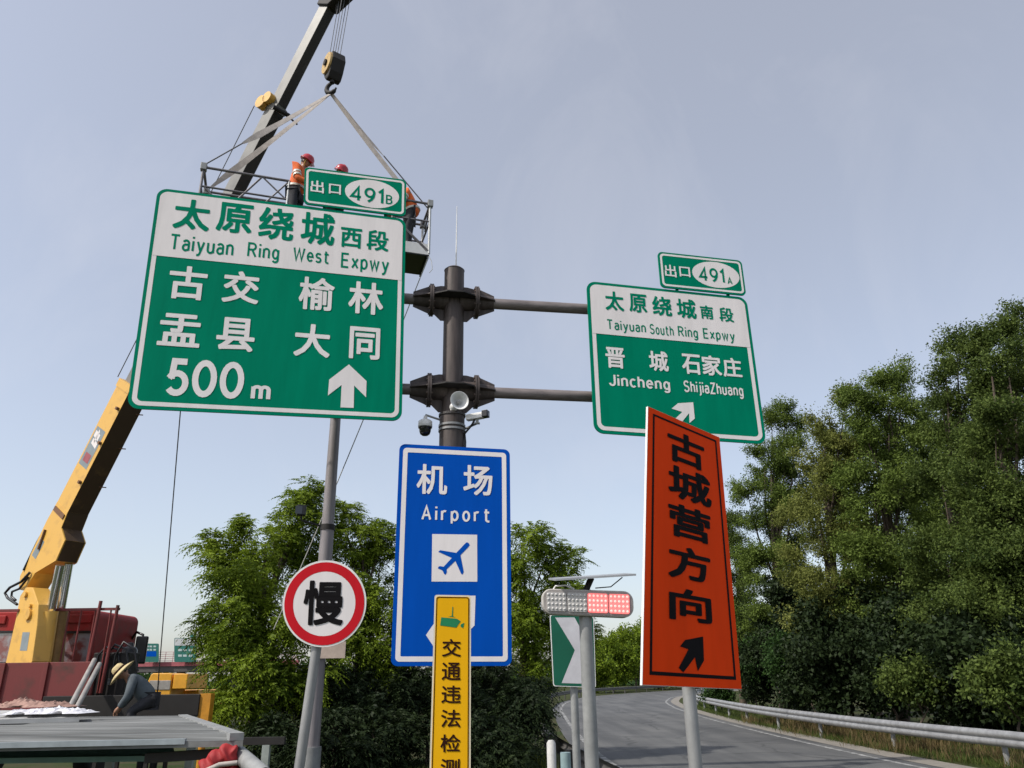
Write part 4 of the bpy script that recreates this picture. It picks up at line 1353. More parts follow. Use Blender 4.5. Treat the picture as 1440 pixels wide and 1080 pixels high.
for v in (0, DEP):
    for a, b in ((0.05, 0.75), (gap0, 0.78), (gap1, LC - 0.05)):
        brace(cg(a, v, zr if a == gap0 else zm), cg(b, v, zf + 0.05), 0.017)
    brace(cg(gap0 - 0.5, v, zr), cg(0.35, v, zf + 0.1), 0.02)
brace(cg(gap0 - 0.45, DEP, zr), cg(gap0 + 0.75, DEP, zf), 0.017)
brace(cg(gap0 - 0.5, 0, zr), cg(gap0 + 0.3, 0, zm - 0.3), 0.016)
for s in (0, LC):
    brace(cg(s, 0, zf + 0.05), cg(s, DEP, zm), 0.017)
brace(cg(LC, 0, zf + 0.05), cg(LC - 0.75, 0, zm), 0.022)
brace(cg(LC, 0, zr), cg(LC - 0.02, DEP * 0.5, zm), 0.017)
m = MB()
for s in (0, LC):
    for v in (0, DEP):
        m.obox(cg(s, v, zr), DU * 0.055, DV * 0.055, Vector((0, 0, 0.075)))
m.build('corner_node', GALVDULL, basket, bevel=0.01)
m = MB()
m.obox(cg(LC / 2, DEP / 2, zf - 0.03), DU * (LC / 2), DV * (DEP / 2), Vector((0, 0, 0.02)))
for s in np.linspace(0.02, LC - 0.02, 9):
    m.obox(cg(s, DEP / 2, zf - 0.075), DU * 0.02, DV * (DEP / 2 - 0.01), Vector((0, 0, 0.025)))
m.build('floor_plate', PLASTIC_BLK, basket)
m = MB()
m.obox(cg(LC / 2, -0.006, zf + 0.09), DU * (LC / 2), DV * 0.005, Vector((0, 0, 0.12)))
m.obox(cg(LC / 2, DEP + 0.006, zf + 0.09), DU * (LC / 2), DV * 0.005, Vector((0, 0, 0.12)))
m.obox(cg(LC + 0.006, DEP / 2, zf + 0.09), DU * 0.005, DV * (DEP / 2), Vector((0, 0, 0.12)))
m.obox(cg(-0.006, DEP / 2, zf + 0.09), DU * 0.005, DV * (DEP / 2), Vector((0, 0, 0.12)))
m.build('toe_board', WHITEMET, basket)
# slings: webbing that ends in thin rope at each corner
def band(mb, a, b, w0, w1, tw=0.0):
    a, b = Vector(a), Vector(b)
    d = (b - a).normalized()
    up = Vector((0, 0, 1))
    side = d.cross(up).normalized()
    flat = d.cross(Vector((0, 1, 0))).normalized()
    k = 12
    L, Rr = [], []
    for i in range(k + 1):
        t = i / k
        ang = tw * (t - 0.5)
        u = (flat * math.cos(ang) + flat.cross(d) * math.sin(ang))
        w = (w0 + (w1 - w0) * t) / 2 * min(1.0, 0.25 + (1 - t) * 5)
        p = a.lerp(b, t) + Vector((0, 0, -0.03 * math.sin(PI * t)))
        L.append(p + u * w); Rr.append(p - u * w)
    th = 0.006
    n1 = len(L)
    off = d.cross(side) * th
    mb.add(L + Rr + [p + off for p in L] + [p + off for p in Rr],
           [(i, i + 1, i + 1 + n1, i + n1) for i in range(k)] + [(i + 2 * n1, i + 3 * n1, i + 1 + 3 * n1, i + 1 + 2 * n1) for i in range(k)], True)
sl = [(cg(0, 0, zr + 0.05), 0.72, 'pale webbing sling from the hook to the basket corner far from the brown pole'),
      (cg(0, DEP, zr + 0.02), 0.97, 'pale webbing sling from the hook passing low across the boom to the basket'),
      (cg(LC - 0.35, 0, zr + 0.02), 0.99, 'thick pale webbing sling from the hook down to the worker behind the exit plate'),
      (cg(LC, DEP * 0.3, zr + 0.05), 0.55, 'thin dark sling from the hook to the basket corner beside the brown pole')]
for k, (end, fr, lab) in enumerate(sl):
    mid = hkp.lerp(end, fr)
    t = thing('lifting_sling', lab, 'sling', hkp, 'slings between the hook and the basket')
    m = MB(); band(m, hkp, mid, 0.07, (0.15, 0.15, 0.11, 0.05)[k], (0.7, 0.8, 1.2, 1.6)[k]); m.build('webbing', STRAP, t)
    m = MB(); m.tube([mid, end], 0.013, 6); m.build('rope_tail', ROPE, t)
# tag lines
m = MB(); e0 = cg(0.02, 0, zf); e1 = at(221, 978, 17.0)
m.tube([e0.lerp(e1, t) + Vector((0, 0, -0.12 * math.sin(PI * t))) for t in np.linspace(0, 1, 14)], 0.011, 6)
m.build('tag_line', ROPE, label='long thin rope hanging from the basket down to the red helmet behind the outrigger', cat='rope')
m = MB(); e0 = cg(LC, 0, zf - 0.05); e1 = at(385, 885, 15.0)
m.tube([e0.lerp(e1, t) + Vector((0, 0, -0.15 * math.sin(PI * t))) for t in np.linspace(0, 1, 14)], 0.010, 6)
m.tube([e0, e0 + Vector((0.06, 0, -0.12)), e0 + Vector((0.08, 0, -0.3)), e0 + Vector((0.02, 0, -0.38))], 0.006, 6)
m.build('tag_line', ROPEP, label='pale thin rope slanting down past the tapered grey pole to the trees', cat='rope')

# ================================================================== PEOPLE
def skin_mesh(nodes, edges, root=0, sub=2):
    """nodes: list of (pos, radius) -> verts, faces of one smooth skinned surface"""
    me = bpy.data.meshes.new('figure_surface')
    me.from_pydata([tuple(p) for p, r in nodes], edges, [])
    o = bpy.data.objects.new('figure_surface', me)
    COL.objects.link(o)
    md = o.modifiers.new('skin', 'SKIN')
    md.use_smooth_shade = True
    lay = me.skin_vertices[0] if len(me.skin_vertices) else me.skin_vertices.new()
    for i, (p, r) in enumerate(nodes):
        lay.data[i].radius = (r, r) if not isinstance(r, tuple) else r
        lay.data[i].use_root = (i == root)
    s = o.modifiers.new('sub', 'SUBSURF')
    s.levels = sub
    s.render_levels = sub
    dg = bpy.context.evaluated_depsgraph_get()
    ev = bpy.data.meshes.new_from_object(o.evaluated_get(dg))
    v = [Vector(q.co) for q in ev.vertices]
    f = [tuple(p.vertices) for p in ev.polygons]
    bpy.data.objects.remove(o)
    bpy.data.meshes.remove(me)
    bpy.data.meshes.remove(ev)
    return v, f

def person(label, base, yaw, pose, headgear='helmet', jacket=JACKET, trousers=TROUSER, group=None, look=0.0, nod=0.3):
    """joint positions in local metres: x forward, y to the figure's left, z up"""
    J = dict(pel=(0, 0, 0.96), chest=(0.02, 0, 1.28), neck=(0.03, 0, 1.47), head=(0.06, 0, 1.62),
             shl=(0.0, 0.19, 1.42), shr=(0.0, -0.19, 1.42), ell=(0.02, 0.26, 1.15), elr=(0.02, -0.26, 1.15),
             wrl=(0.2, 0.22, 1.02), wrr=(0.2, -0.22, 1.02),
             hil=(0, 0.10, 0.93), hir=(0, -0.10, 0.93), knl=(0.05, 0.12, 0.50), knr=(0.03, -0.12, 0.50),
             anl=(0, 0.12, 0.09), anr=(0, -0.12, 0.09), tol=(0.17, 0.13, 0.04), tor=(0.17, -0.13, 0.04))
    J.update(pose)
    J = {k: Vector(v) for k, v in J.items()}
    root = thing('person', label, 'person', base, group)
    M = Matrix.Translation(Vector(base)) @ Matrix.Rotation(yaw, 4, 'Z')
    W = lambda p: M @ Vector(p)
    hd = J['head']
    fw = Vector((math.cos(look) * math.cos(nod), math.sin(look) * math.cos(nod), -math.sin(nod)))
    lf = Vector((-math.sin(look), math.cos(look), 0))
    hu = fw.cross(lf)
    rot3 = Matrix((fw, lf, hu)).transposed()
    # body: one continuous surface
    names = ['pel', 'chest', 'neck', 'head', 'shl', 'ell', 'wrl', 'shr', 'elr', 'wrr', 'hil', 'knl', 'anl', 'tol', 'hir', 'knr', 'anr', 'tor']
    rad = dict(pel=0.13, chest=0.15, neck=0.055, head=0.06, shl=0.065, ell=0.045, wrl=0.03, shr=0.065, elr=0.045, wrr=0.03,
               hil=0.09, knl=0.06, anl=0.042, tol=0.03, hir=0.09, knr=0.06, anr=0.042, tor=0.03)
    idx = {k: i for i, k in enumerate(names)}
    E_ = [('pel', 'chest'), ('chest', 'neck'), ('neck', 'head'), ('chest', 'shl'), ('shl', 'ell'), ('ell', 'wrl'), ('chest', 'shr'), ('shr', 'elr'), ('elr', 'wrr'),
          ('pel', 'hil'), ('hil', 'knl'), ('knl', 'anl'), ('anl', 'tol'), ('pel', 'hir'), ('hir', 'knr'), ('knr', 'anr'), ('anr', 'tor')]
    v, f = skin_mesh([(J[k], rad[k]) for k in names], [(idx[a], idx[b]) for a, b in E_], 0, 1)
    b = MB()
    b.add([W(p) for p in v], f, True)
    tmp = MB()
    tmp.ellipsoid((0, 0, 0), (0.095, 0.075, 0.115), 18, 12)
    hv = []
    for p in tmp.v:
        x, y, z = p
        if z < -0.02:                                       # chin narrows
            y *= 1 - 0.35 * (-z / 0.115)
            x *= 1 - 0.10 * (-z / 0.115)
        if x > 0.08 and abs(y) < 0.03 and -0.05 < z < 0.02:
            x += 0.022                                      # nose
        hv.append(W(hd + rot3 @ Vector((x, y, z))))
    b.add(hv, tmp.f, True)
    for s in (-1, 1):
        b.ellipsoid(W(hd + rot3 @ Vector((-0.01, s * 0.078, -0.005))), (0.018, 0.012, 0.03), 8, 6)
        b.ellipsoid(W(hd + rot3 @ Vector((0.092, s * 0.012, -0.03))), (0.012, 0.012, 0.012), 8, 6)
    b.ellipsoid(W(hd + rot3 @ Vector((0.102, 0, -0.02))), (0.014, 0.014, 0.022), 8, 6)
    for sfx, s in (('l', 1), ('r', -1)):
        wr, el = J['wr' + sfx], J['el' + sfx]
        d = (wr - el).normalized()
        a = d.cross(Vector((0, 0, 1)))
        a = a.normalized() if a.length > 0.1 else Vector((0, 1, 0))
        nn = a.cross(d).normalized()
        b.tube([W(wr - d * 0.02), W(wr + d * 0.03), W(wr + d * 0.07), W(wr + d * 0.095)], [0.026, 0.036, 0.04, 0.034], 10)
        for q, ln in enumerate((0.062, 0.078, 0.072, 0.055)):
            o = wr + d * 0.09 + a * (0.027 - 0.018 * q)
            b.tube([W(o), W(o + d * ln * 0.5 - nn * 0.006), W(o + d * ln * 0.82 - nn * 0.026), W(o + d * ln * 0.85 - nn * 0.045)], [0.0095, 0.009, 0.008, 0.006], 6)
        o = wr + d * 0.035 + a * 0.034
        b.tube([W(o), W(o + d * 0.03 + a * 0.022 - nn * 0.01), W(o + d * 0.055 + a * 0.024 - nn * 0.025)], [0.012, 0.010, 0.007], 6)
    body = b.build('body', SKIN, root)
    for s in (-1, 1):
        e = MB(); e.ellipsoid(W(hd + rot3 @ Vector((0.086, s * 0.032, 0.005))), (0.010, 0.012, 0.008), 8, 6)
        e.build('eye', PLASTIC_BLK, root)
    e = MB(); e.ellipsoid(W(hd + rot3 @ Vector((0.082, 0, -0.062))), (0.010, 0.026, 0.007), 8, 6)
    e.build('mouth', mat('lips', (0.25, 0.09, 0.08), 0.5), root)
    # jacket
    nj = ['pelj', 'chest', 'neckj', 'shl', 'ell', 'wrl', 'shr', 'elr', 'wrr']
    Jj = dict(J)
    Jj['pelj'] = J['pel'] + (J['pel'] - J['chest']).normalized() * 0.03
    Jj['neckj'] = J['chest'].lerp(J['neck'], 0.75)
    rj = dict(pelj=0.165, chest=0.185, neckj=0.085, shl=0.09, ell=0.068, wrl=0.052, shr=0.09, elr=0.068, wrr=0.052)
    ij = {k: i for i, k in enumerate(nj)}
    v, f = skin_mesh([(Jj[k], rj[k]) for k in nj], [(ij[a], ij[c]) for a, c in (('pelj', 'chest'), ('chest', 'neckj'), ('chest', 'shl'), ('shl', 'ell'), ('ell', 'wrl'), ('chest', 'shr'), ('shr', 'elr'), ('elr', 'wrr'))], 0, 2)
    b = MB(); b.add([W(p) for p in v], f, True); jk = b.build('jacket' if jacket is JACKET else 'shirt', jacket, root)
    if jacket is JACKET:
        for sfx in 'lr':
            a_, e_ = J['sh' + sfx], J['el' + sfx]
            for t_ in (0.5, 0.72):
                b = MB(); b.tube([W(a_.lerp(e_, t_)), W(a_.lerp(e_, t_ + 0.13))], 0.088 - 0.012 * t_, 14); b.build('reflective_band', TAPE, jk)
        b = MB(); q_ = J['pel'].lerp(J['chest'], 0.30); b.tube([W(q_), W(q_ + (J['chest'] - J['pel']).normalized() * 0.045)], 0.182, 18); b.build('reflective_band', TAPE, jk)
    nt = ['pel', 'hil', 'knl', 'anl', 'hir', 'knr', 'anr']
    rt = dict(pel=0.145, hil=0.108, knl=0.082, anl=0.066, hir=0.108, knr=0.082, anr=0.066)
    it = {k: i for i, k in enumerate(nt)}
    v, f = skin_mesh([(J[k], rt[k]) for k in nt], [(it[a], it[c]) for a, c in (('pel', 'hil'), ('hil', 'knl'), ('knl', 'anl'), ('pel', 'hir'), ('hir', 'knr'), ('knr', 'anr'))], 0, 2)
    b = MB(); b.add([W(p) for p in v], f, True); b.build('trousers', trousers, root)
    for sfx in 'lr':
        an, to = J['an' + sfx], J['to' + sfx]
        b = MB()
        b.tube([W(an + (an - to) * 0.32 + Vector((0, 0, -0.03))), W(an + Vector((0, 0, -0.03))), W(an.lerp(to, 0.6)), W(to + (to - an) * 0.25)], [0.04, 0.055, 0.05, 0.03], 10)
        b.build('boot', BOOT, root)
    hc = hd + rot3 @ Vector((-0.01, 0, 0.03))
    b = MB()
    tmp = MB(); tmp.ellipsoid((0, 0, 0), (0.100, 0.084, 0.105), 16, 10)
    b.add([W(hc + rot3 @ (Vector(p) if Vector(p).z > -0.02 or p[0] < 0 else Vector((p[0] * 0.6, p[1] * 0.8, p[2] * 0.3)))) for p in tmp.v], tmp.f, True)
    b.build('hair', HAIR, root)
    A = (M.to_3x3() @ hu).normalized()
    if headgear == 'helmet':
        b = MB()
        pr = [(0.148, -0.012), (0.150, 0.0), (0.135, 0.008), (0.130, 0.04), (0.115, 0.085), (0.085, 0.118), (0.045, 0.135), (0.0, 0.14)]
        b.lathe(pr, W(hd + hu * 0.045), A, 22)
        pk = [hd + rot3 @ Vector((0.10 + 0.09 * math.cos(t), 0.10 * math.sin(t), 0.04 - 0.02 * math.cos(t))) for t in np.linspace(-1.4, 1.4, 9)]
        b.prism([W(p) for p in pk], A * 0.008)
        hm = b.build('helmet', HELMET, root)
        b = MB(); b.tube([W(hd + rot3 @ Vector((x, 0, z))) for x, z in ((-0.115, 0.10), (-0.06, 0.17), (0.0, 0.19), (0.06, 0.17), (0.115, 0.10))], 0.012, 6)
        b.build('ridge', HELMET, hm)
        b = MB(); b.tube([W(hd + rot3 @ Vector(q)) for q in ((0.02, 0.085, 0.04), (0.04, 0.07, -0.07), (0.05, 0.0, -0.125), (0.04, -0.07, -0.07), (0.02, -0.085, 0.04))], 0.007, 6)
        b.build('chin_strap', mat('yellow_strap', (0.65, 0.5, 0.1), 0.7), hm)
    else:
        b = MB()
        b.lathe([(0.25, -0.045), (0.255, -0.04), (0.17, -0.005), (0.115, 0.012), (0.108, 0.05), (0.095, 0.10), (0.06, 0.125), (0.0, 0.13)], W(hd + hu * 0.03), A, 26)
        sh = b.build('straw_hat', STRAW, root)
        b = MB(); b.lathe([(0.114, 0.012), (0.117, 0.014), (0.112, 0.045), (0.109, 0.045)], W(hd + hu * 0.03), A, 26); b.build('hat_band', BROWNBLK, sh)
    return root
DUY = math.atan2(DU.y, DU.x)
hv = mat('reflective_tape', (0.72, 0.70, 0.62), 0.35, 0.1, 0.08)
def vest_bands(root, chest, pel, M):
    pass
wz = zf - 0.01
sw1 = at(412, 300, 12.52)
person('worker in orange jacket and red helmet bending over the sign edge left of the exit plate'.replace(' left of', ' beside'), (sw1.x, sw1.y, wz), DUY - 0.35,
       dict(chest=(0.04, 0, 1.36), neck=(0.09, 0, 1.56), head=(0.15, 0.0, 1.71), shl=(0.03, 0.21, 1.50), shr=(0.05, -0.21, 1.48), ell=(0.10, 0.27, 1.18), elr=(0.12, -0.27, 1.15), wrl=(0.32, 0.2, 1.12), wrr=(0.32, -0.2, 1.08)),
       group='workers in the basket', nod=0.55)
sw2 = at(470, 300, 12.85)
person('worker of whom only a red helmet shows above the middle of the exit plate', (sw2.x, sw2.y, wz), DUY - 0.9,
       dict(neck=(0.05, 0, 1.52), head=(0.09, 0, 1.66)), group='workers in the basket', nod=0.5)
sw3 = at(577, 300, 13.25)
person('worker in orange jacket stooping between the exit plate and the basket corner', (sw3.x, sw3.y, wz), DUY + PI - 0.2,
       dict(pel=(-0.06, 0, 0.93), chest=(0.04, 0, 1.25), neck=(0.16, 0, 1.42), head=(0.27, 0, 1.53), shl=(0.06, 0.19, 1.40), shr=(0.06, -0.19, 1.40),
            ell=(0.16, 0.25, 1.14), elr=(0.16, -0.25, 1.14), wrl=(0.38, 0.2, 1.10), wrr=(0.38, -0.2, 1.06)), group='workers in the basket', nod=0.5)
ph = at(166, 985, 13.7)
person('person in straw hat and dark clothes stooping beside the truck mirror', (ph.x + 0.12, 14.2, 1.03), PI + 0.35,
       dict(pel=(-0.18, 0, 0.62), chest=(0.10, 0, 0.86), neck=(0.24, 0, 0.98), head=(0.34, 0, 1.06), shl=(0.12, 0.2, 0.96), shr=(0.12, -0.2, 0.96),
            ell=(0.16, 0.25, 0.68), elr=(0.16, -0.25, 0.68), wrl=(0.28, 0.14, 0.50), wrr=(0.28, -0.14, 0.50),
            hil=(-0.18, 0.11, 0.60), hir=(-0.18, -0.11, 0.60), knl=(0.12, 0.15, 0.42), knr=(0.12, -0.15, 0.42), anl=(-0.06, 0.14, 0.09), anr=(-0.06, -0.14, 0.09), tol=(0.12, 0.15, 0.04), tor=(0.12, -0.15, 0.04)),
       headgear='straw', jacket=SHIRTB, nod=0.9)
pr = at(221, 975, 17.0)
person('dark clothed worker with red helmet holding the rope behind the outrigger', (pr.x, pr.y, 0.0), -1.2,
       dict(pel=(-0.06, 0, 0.93), chest=(0.06, 0, 1.22), neck=(0.13, 0, 1.38), head=(0.18, 0, 1.50), shl=(0.06, 0.19, 1.33), shr=(0.06, -0.19, 1.33), ell=(0.14, 0.24, 1.08), elr=(0.14, -0.24, 1.10),
            wrl=(0.34, 0.08, 1.16), wrr=(0.34, -0.08, 1.22), hil=(-0.06, 0.1, 0.90), hir=(-0.06, -0.1, 0.90)), jacket=TROUSER, nod=0.3)
# work platform under the straw-hatted person
m = MB(); m.box((ph.x + 0.1, 14.3, 0.97), (1.0, 0.9, 0.05))
for dx in (-0.42, 0.42):
    for dy in (-0.38, 0.38):
        m.box((ph.x + 0.1 + dx, 14.3 + dy, 0.47), (0.06, 0.06, 0.95))
m.build('side_step', DARKST, truck)

# ================================================================== LEFT FOREGROUND
def corrugated(quad, Y, z, label, nrib, mt, th=0.05):
    """flat stack of ribbed sign planks seen almost edge-on"""
    pts = [atz(px, py, z) for px, py in quad]       # far-left, far-right, near-right, near-left
    root = thing('old_signboard', label, 'signboard', pts[3])
    m = MB()
    fl_, fr_, nr_, nl_ = pts
    k = nrib * 4
    rows = []
    for i in range(k + 1):
        t = i / k
        h = 0.05 * (1 if (i % 4) in (1, 2) else 0)
        rows.append((fl_.lerp(nl_, t) + Vector((0, 0, h)), fr_.lerp(nr_, t) + Vector((0, 0, h))))
    vs = [p for r in rows for p in r]
    m.add(vs, [(2 * i, 2 * i + 1, 2 * i + 3, 2 * i + 2) for i in range(k)])
    m.hexa([nl_ - Vector((0, 0, th)), nr_ - Vector((0, 0, th)), fr_ - Vector((0, 0, th)), fl_ - Vector((0, 0, th)),
            nl_ - Vector((0, 0, 0.002)), nr_ - Vector((0, 0, 0.002)), fr_ - Vector((0, 0, 0.002)), fl_ - Vector((0, 0, 0.002))])
    m.build('ribbed_sheet', mt, root)
    return root, pts
RIB = mat('weathered_shaded_aluminium', (0.23, 0.235, 0.23), 0.65, 0.15, 0.1, 1.6, col2=(0.075, 0.078, 0.075), detail=6, stretch=(0.12, 5.5, 1), amt2=(0.38, 0.58))  # stripes paint light and shade of the ribs, besides dirt streaks
zp = 1.42
r1, P1 = corrugated([(-160, 1016), (262, 1011), (342, 1041), (-160, 1051)], 6, zp, 'large ribbed grey panel lying flat on a trestle by the trees', 11, RIB)
m = MB(); m.beam(P1[1] + Vector((-0.06, 0, 0.03)), P1[2] + Vector((-0.06, 0, 0.03)), 0.12, 0.06); m.build('end_rail', GALVDULL, r1)
m = MB(); m.beam(P1[3] + Vector((0, -0.03, 0)), P1[2] + Vector((-0.5, -0.03, 0)), 0.05, 0.045); m.build('edge_channel', mat('pale_edge', (0.34, 0.38, 0.40), 0.55, 0.2, 0.2, 3), r1)
zq = zp + 0.10
r2, P2 = corrugated([(-160, 1002), (96, 1004), (112, 1009), (-160, 1016)], 6, zq, 'smaller pale panel lying on the large ribbed panel under white cloth', 2, mat('pale_panel', (0.42, 0.42, 0.41), 0.5, 0.2, 0.12, 2))
r3, P3 = corrugated([(-160, 1058), (236, 1056), (250, 1062), (-160, 1068)], 6, zp - 0.16, 'teal edged panel lying beneath the large ribbed panel', 1, mat('teal_panel_edge', (0.16, 0.30, 0.28), 0.55, 0.1, 0.15, 3), 0.05)
tr = thing('trestle', 'low steel trestle carrying the ribbed panels', 'trestle', (P1[2].x - 1.2, P1[2].y + 0.6, 0))
ny, fy = P1[2].y + 0.15, P1[1].y - 0.25
ze = zp - 0.235
for x in (P3[2].x - 0.25, P3[2].x - 1.3, P3[2].x - 2.4):
    for y in (ny, fy):
        m = MB(); m.box((x, y, (ze - 0.10) / 2), (0.10 if y == fy else 0.13, 0.08, ze - 0.10)); m.build('leg', mat('pale_green_steel', (0.36, 0.40, 0.37), 0.55, 0.1, 0.15), tr)
for y in (ny, fy):
    m = MB(); m.beam((P3[2].x - 3.2, y, ze - 0.05), (P3[2].x, y, ze - 0.05), 0.08, 0.095); m.build('bearer', DARKST, tr)
m = MB(); m.beam((P3[2].x - 0.1, ny, ze + 0.09), (P1[2].x - 0.25, ny, ze + 0.12), 0.08, 0.08); m.build('spacer', DARKST, tr)

def lumps(name, boxes, mt, label, cat, seed, fold=9):
    """crumpled fabric: displaced overlapping mounds in one sheet"""
    rg = np.random.default_rng(seed)
    m = MB()
    nx_, ny_ = 46, 18
    (x0, x1, y0, y1, z0, hh) = boxes
    ph_ = rg.uniform(0, 6.28, (6, 3))
    for j in range(ny_ + 1):
        for i in range(nx_ + 1):
            u, v = i / nx_, j / ny_
            e = max(0, 1 - (2 * u - 1) ** 4) * max(0, 1 - (2 * v - 1) ** 4)
            q = sum(math.sin(fold * (0.5 + 0.35 * a) * u * 2 + 3.1 * v * (a + 1) + ph_[a, 0]) * (0.5 + 0.5 * math.sin(5 * v + ph_[a, 1])) / (a + 1) for a in range(6))
            edge = 0.06 * math.sin(13 * u + ph_[0, 2]) + 0.05 * math.sin(29 * u)
            m.v.append((x0 + (x1 - x0) * u, y0 + (y1 - y0) * v + edge * (1 if j in (0, ny_) else 0.3), z0 + 0.008 + hh * e * max(0.04, 0.5 + 0.24 * q + 0.10 * rg.normal())))
    for j in range(ny_):
        for i in range(nx_):
            a = j * (nx_ + 1) + i
            m.f.append((a, a + 1, a + nx_ + 2, a + nx_ + 1)); m.sm.append(False); m.mi.append(0)
    return m.build(name, mt, label=label, cat=cat)
c0, c1 = atz(12, 1009, zq), atz(108, 1009, zq)
lumps('plastic_sheet', (c0.x, c1.x, c0.y - 0.25, c0.y + 0.30, zq + 0.035, 0.10), mat('white_plastic_film', (0.74, 0.73, 0.76), 0.35, 0, 0.1, 8), 'crumpled white plastic sheet on the pale panel', 'plastic sheet', 3)
c0, c1 = atz(-40, 1001, zq), atz(52, 1001, zq)
lumps('cloth_heap', (c0.x - 0.3, c1.x, c0.y + 0.35, c0.y + 1.0, zq + 0.035, 0.15), mat('dusty_pink_cloth', (0.36, 0.22, 0.18), 0.9, 0, 0.15, 8), 'dusty pink cloth heap behind the white plastic sheet', 'cloth', 8)
# red bundle and grey pipe beneath the panel end
rb = at(314, 1066, 7.4)
RZ = rb.z - 0.80
bun = thing('tarpaulin_bundle', 'red bundle tied with pale straps under the panel end', 'bundle', (rb.x, rb.y, RZ + 0.48))
m = MB()
v, f = skin_mesh([(Vector((rb.x - 0.13, rb.y, RZ + 0.60)), 0.12), (Vector((rb.x - 0.10, rb.y - 0.03, RZ + 0.74)), 0.10), (Vector((rb.x + 0.02, rb.y, RZ + 0.82)), 0.11), (Vector((rb.x + 0.13, rb.y + 0.02, RZ + 0.84)), 0.08),
                  (Vector((rb.x + 0.05, rb.y + 0.05, RZ + 0.62)), 0.15), (Vector((rb.x + 0.18, rb.y, RZ + 0.66)), 0.10)], [(0, 1), (1, 2), (2, 3), (0, 4), (4, 5)], 0, 3)
m.add([q + Vector((math.sin(q.z * 55 + q.x * 30), math.sin(q.z * 38 + q.x * 60), math.sin(q.x * 62 + q.y * 20))) * 0.014 for q in v], f, True)
m.build('cloth', mat('bright_red_cloth', (0.33, 0.014, 0.016), 0.7, 0, 0.15, 8, bump=0.3), bun)
m = MB(); m.tube([(rb.x - 0.13, rb.y - 0.13, RZ + 0.70), (rb.x + 0.02, rb.y - 0.14, RZ + 0.76), (rb.x + 0.16, rb.y - 0.10, RZ + 0.77)], 0.02, 8)
m.build('strap', STRAP, bun)
m = MB(); m.box((rb.x - 0.02, rb.y + 0.1, (RZ + 0.5) / 2), (0.4, 0.36, RZ + 0.5)); m.build('crate', mat('brown_wood', (0.20, 0.13, 0.07), 0.8, 0, 0.2, 9, stretch=(1, 1, 6)), label='brown wooden crate under the red bundle', cat='crate')
m = MB(); m.tube([at(333, 1058, 7.7), at(372, 1092, 6.9)], 0.07, 16); m.build('grey_pipe', GALVDULL, label='short grey pipe sloping down beside the red bundle', cat='pipe')

# ================================================================== DISTANT LEFT
GY = 150
gz0, gz1 = at(230, 937, GY).z, at(230, 945, GY).z
xa, xb = at(60, 940, GY).x, at(420, 940, GY).x
br = thing('overpass', 'distant flyover with red banner above a dark deck', 'bridge', ((xa + xb) / 2, GY, 0))
m = MB(); m.box(((xa + xb) / 2, GY + 5, gz1 + (gz0 - gz1) / 2), (xb - xa, 10, gz0 - gz1)); m.build('deck', mat('dark_concrete', (0.10, 0.09, 0.09), 0.8), br)
m = MB(); zz = at(230, 931, GY).z; m.box(((xa + xb) / 2, GY - 0.12, (gz0 + zz) / 2), (xb - xa, 0.2, zz - gz0)); m.build('banner', mat('faded_red_banner', (0.42, 0.11, 0.13), 0.7, 0, 0.2, 0.5), br)
m = MB(); z2 = at(230, 917, GY).z
for z in np.linspace(zz + 0.2, z2, 5):
    m.beam((xa, GY, z), (xb, GY, z), 0.08, 0.08)
for x in np.arange(xa, xb, 1.4):
    m.box((x, GY, (zz + z2) / 2), (0.08, 0.08, z2 - zz))
m.build('railing', mat('pinkish_rail', (0.48, 0.24, 0.26), 0.6), br)
for x in np.linspace(xa + 3, xb - 3, 5):
    m = MB(); m.tube([(x, GY + 5, 0), (x, GY + 5, gz1)], 0.8, 14); m.build('pier', mat('dark_concrete', (0.1,) * 3), br)
def far_sign(q, hdr, rows, patch, label, tab=False):
    pl = Plane(at(q[0], q[1], GY - 1.5), 0)
    S = Sheet(pl, [(q[0], q[1]), (q[2], q[1]), (q[2], q[3]), (q[0], q[3])])
    root = thing('distant_sign', label, 'road sign', S.to3(S.W / 2, 0), 'signs on the distant flyover')
    m = MB(); S.slab(m, S.rrect(0, 0.2, 4), 0.15)
    for fx in (0.25, 0.75):
        m.beam(S.to3(S.W * fx, 0, -0.9), S.to3(S.W * fx, S.H, -0.3), 0.2, 0.2)
    m.build('panel', mat('far_green', (0.012, 0.15, 0.12), 0.5), root)
    if hdr:
        m = MB(); S.film(m, [(0.1, S.H * (1 - hdr)), (S.W - 0.1, S.H * (1 - hdr)), (S.W - 0.1, S.H - 0.1), (0.1, S.H - 0.1)], 0.03); m.build('header_panel', mat('far_white', (0.55, 0.57, 0.58), 0.6), root)
    m = MB()
    for y in rows:
        for x0 in (0.18, 0.40, 0.66):
            S.film(m, [(S.W * x0, S.H * y), (S.W * (x0 + 0.17), S.H * y), (S.W * (x0 + 0.17), S.H * (y + 0.09)), (S.W * x0, S.H * (y + 0.09))], 0.03)
    m.build('lettering', mat('far_pale', (0.45, 0.55, 0.54), 0.6), root)
    if patch:
        m = MB(); S.film(m, [(S.W * 0.1, S.H * 0.3), (S.W * 0.85, S.H * 0.3), (S.W * 0.85, S.H * 0.58), (S.W * 0.1, S.H * 0.58)], 0.02); m.build('blue_patch', BLUE, root)
    if tab:
        m = MB(); S.slab(m, [(S.W * 0.72, S.H), (S.W * 1.0, S.H), (S.W * 1.0, S.H * 1.14), (S.W * 0.72, S.H * 1.14)], 0.1); m.build('exit_plate', mat('far_green', (0.012, 0.15, 0.12)), root)
far_sign((202, 905, 223, 931), 0, (0.8, 0.62), True, 'small distant green sign with a blue patch')
far_sign((245, 897, 276, 931), 0.32, (0.45, 0.22), False, 'small distant green sign with white header', True)
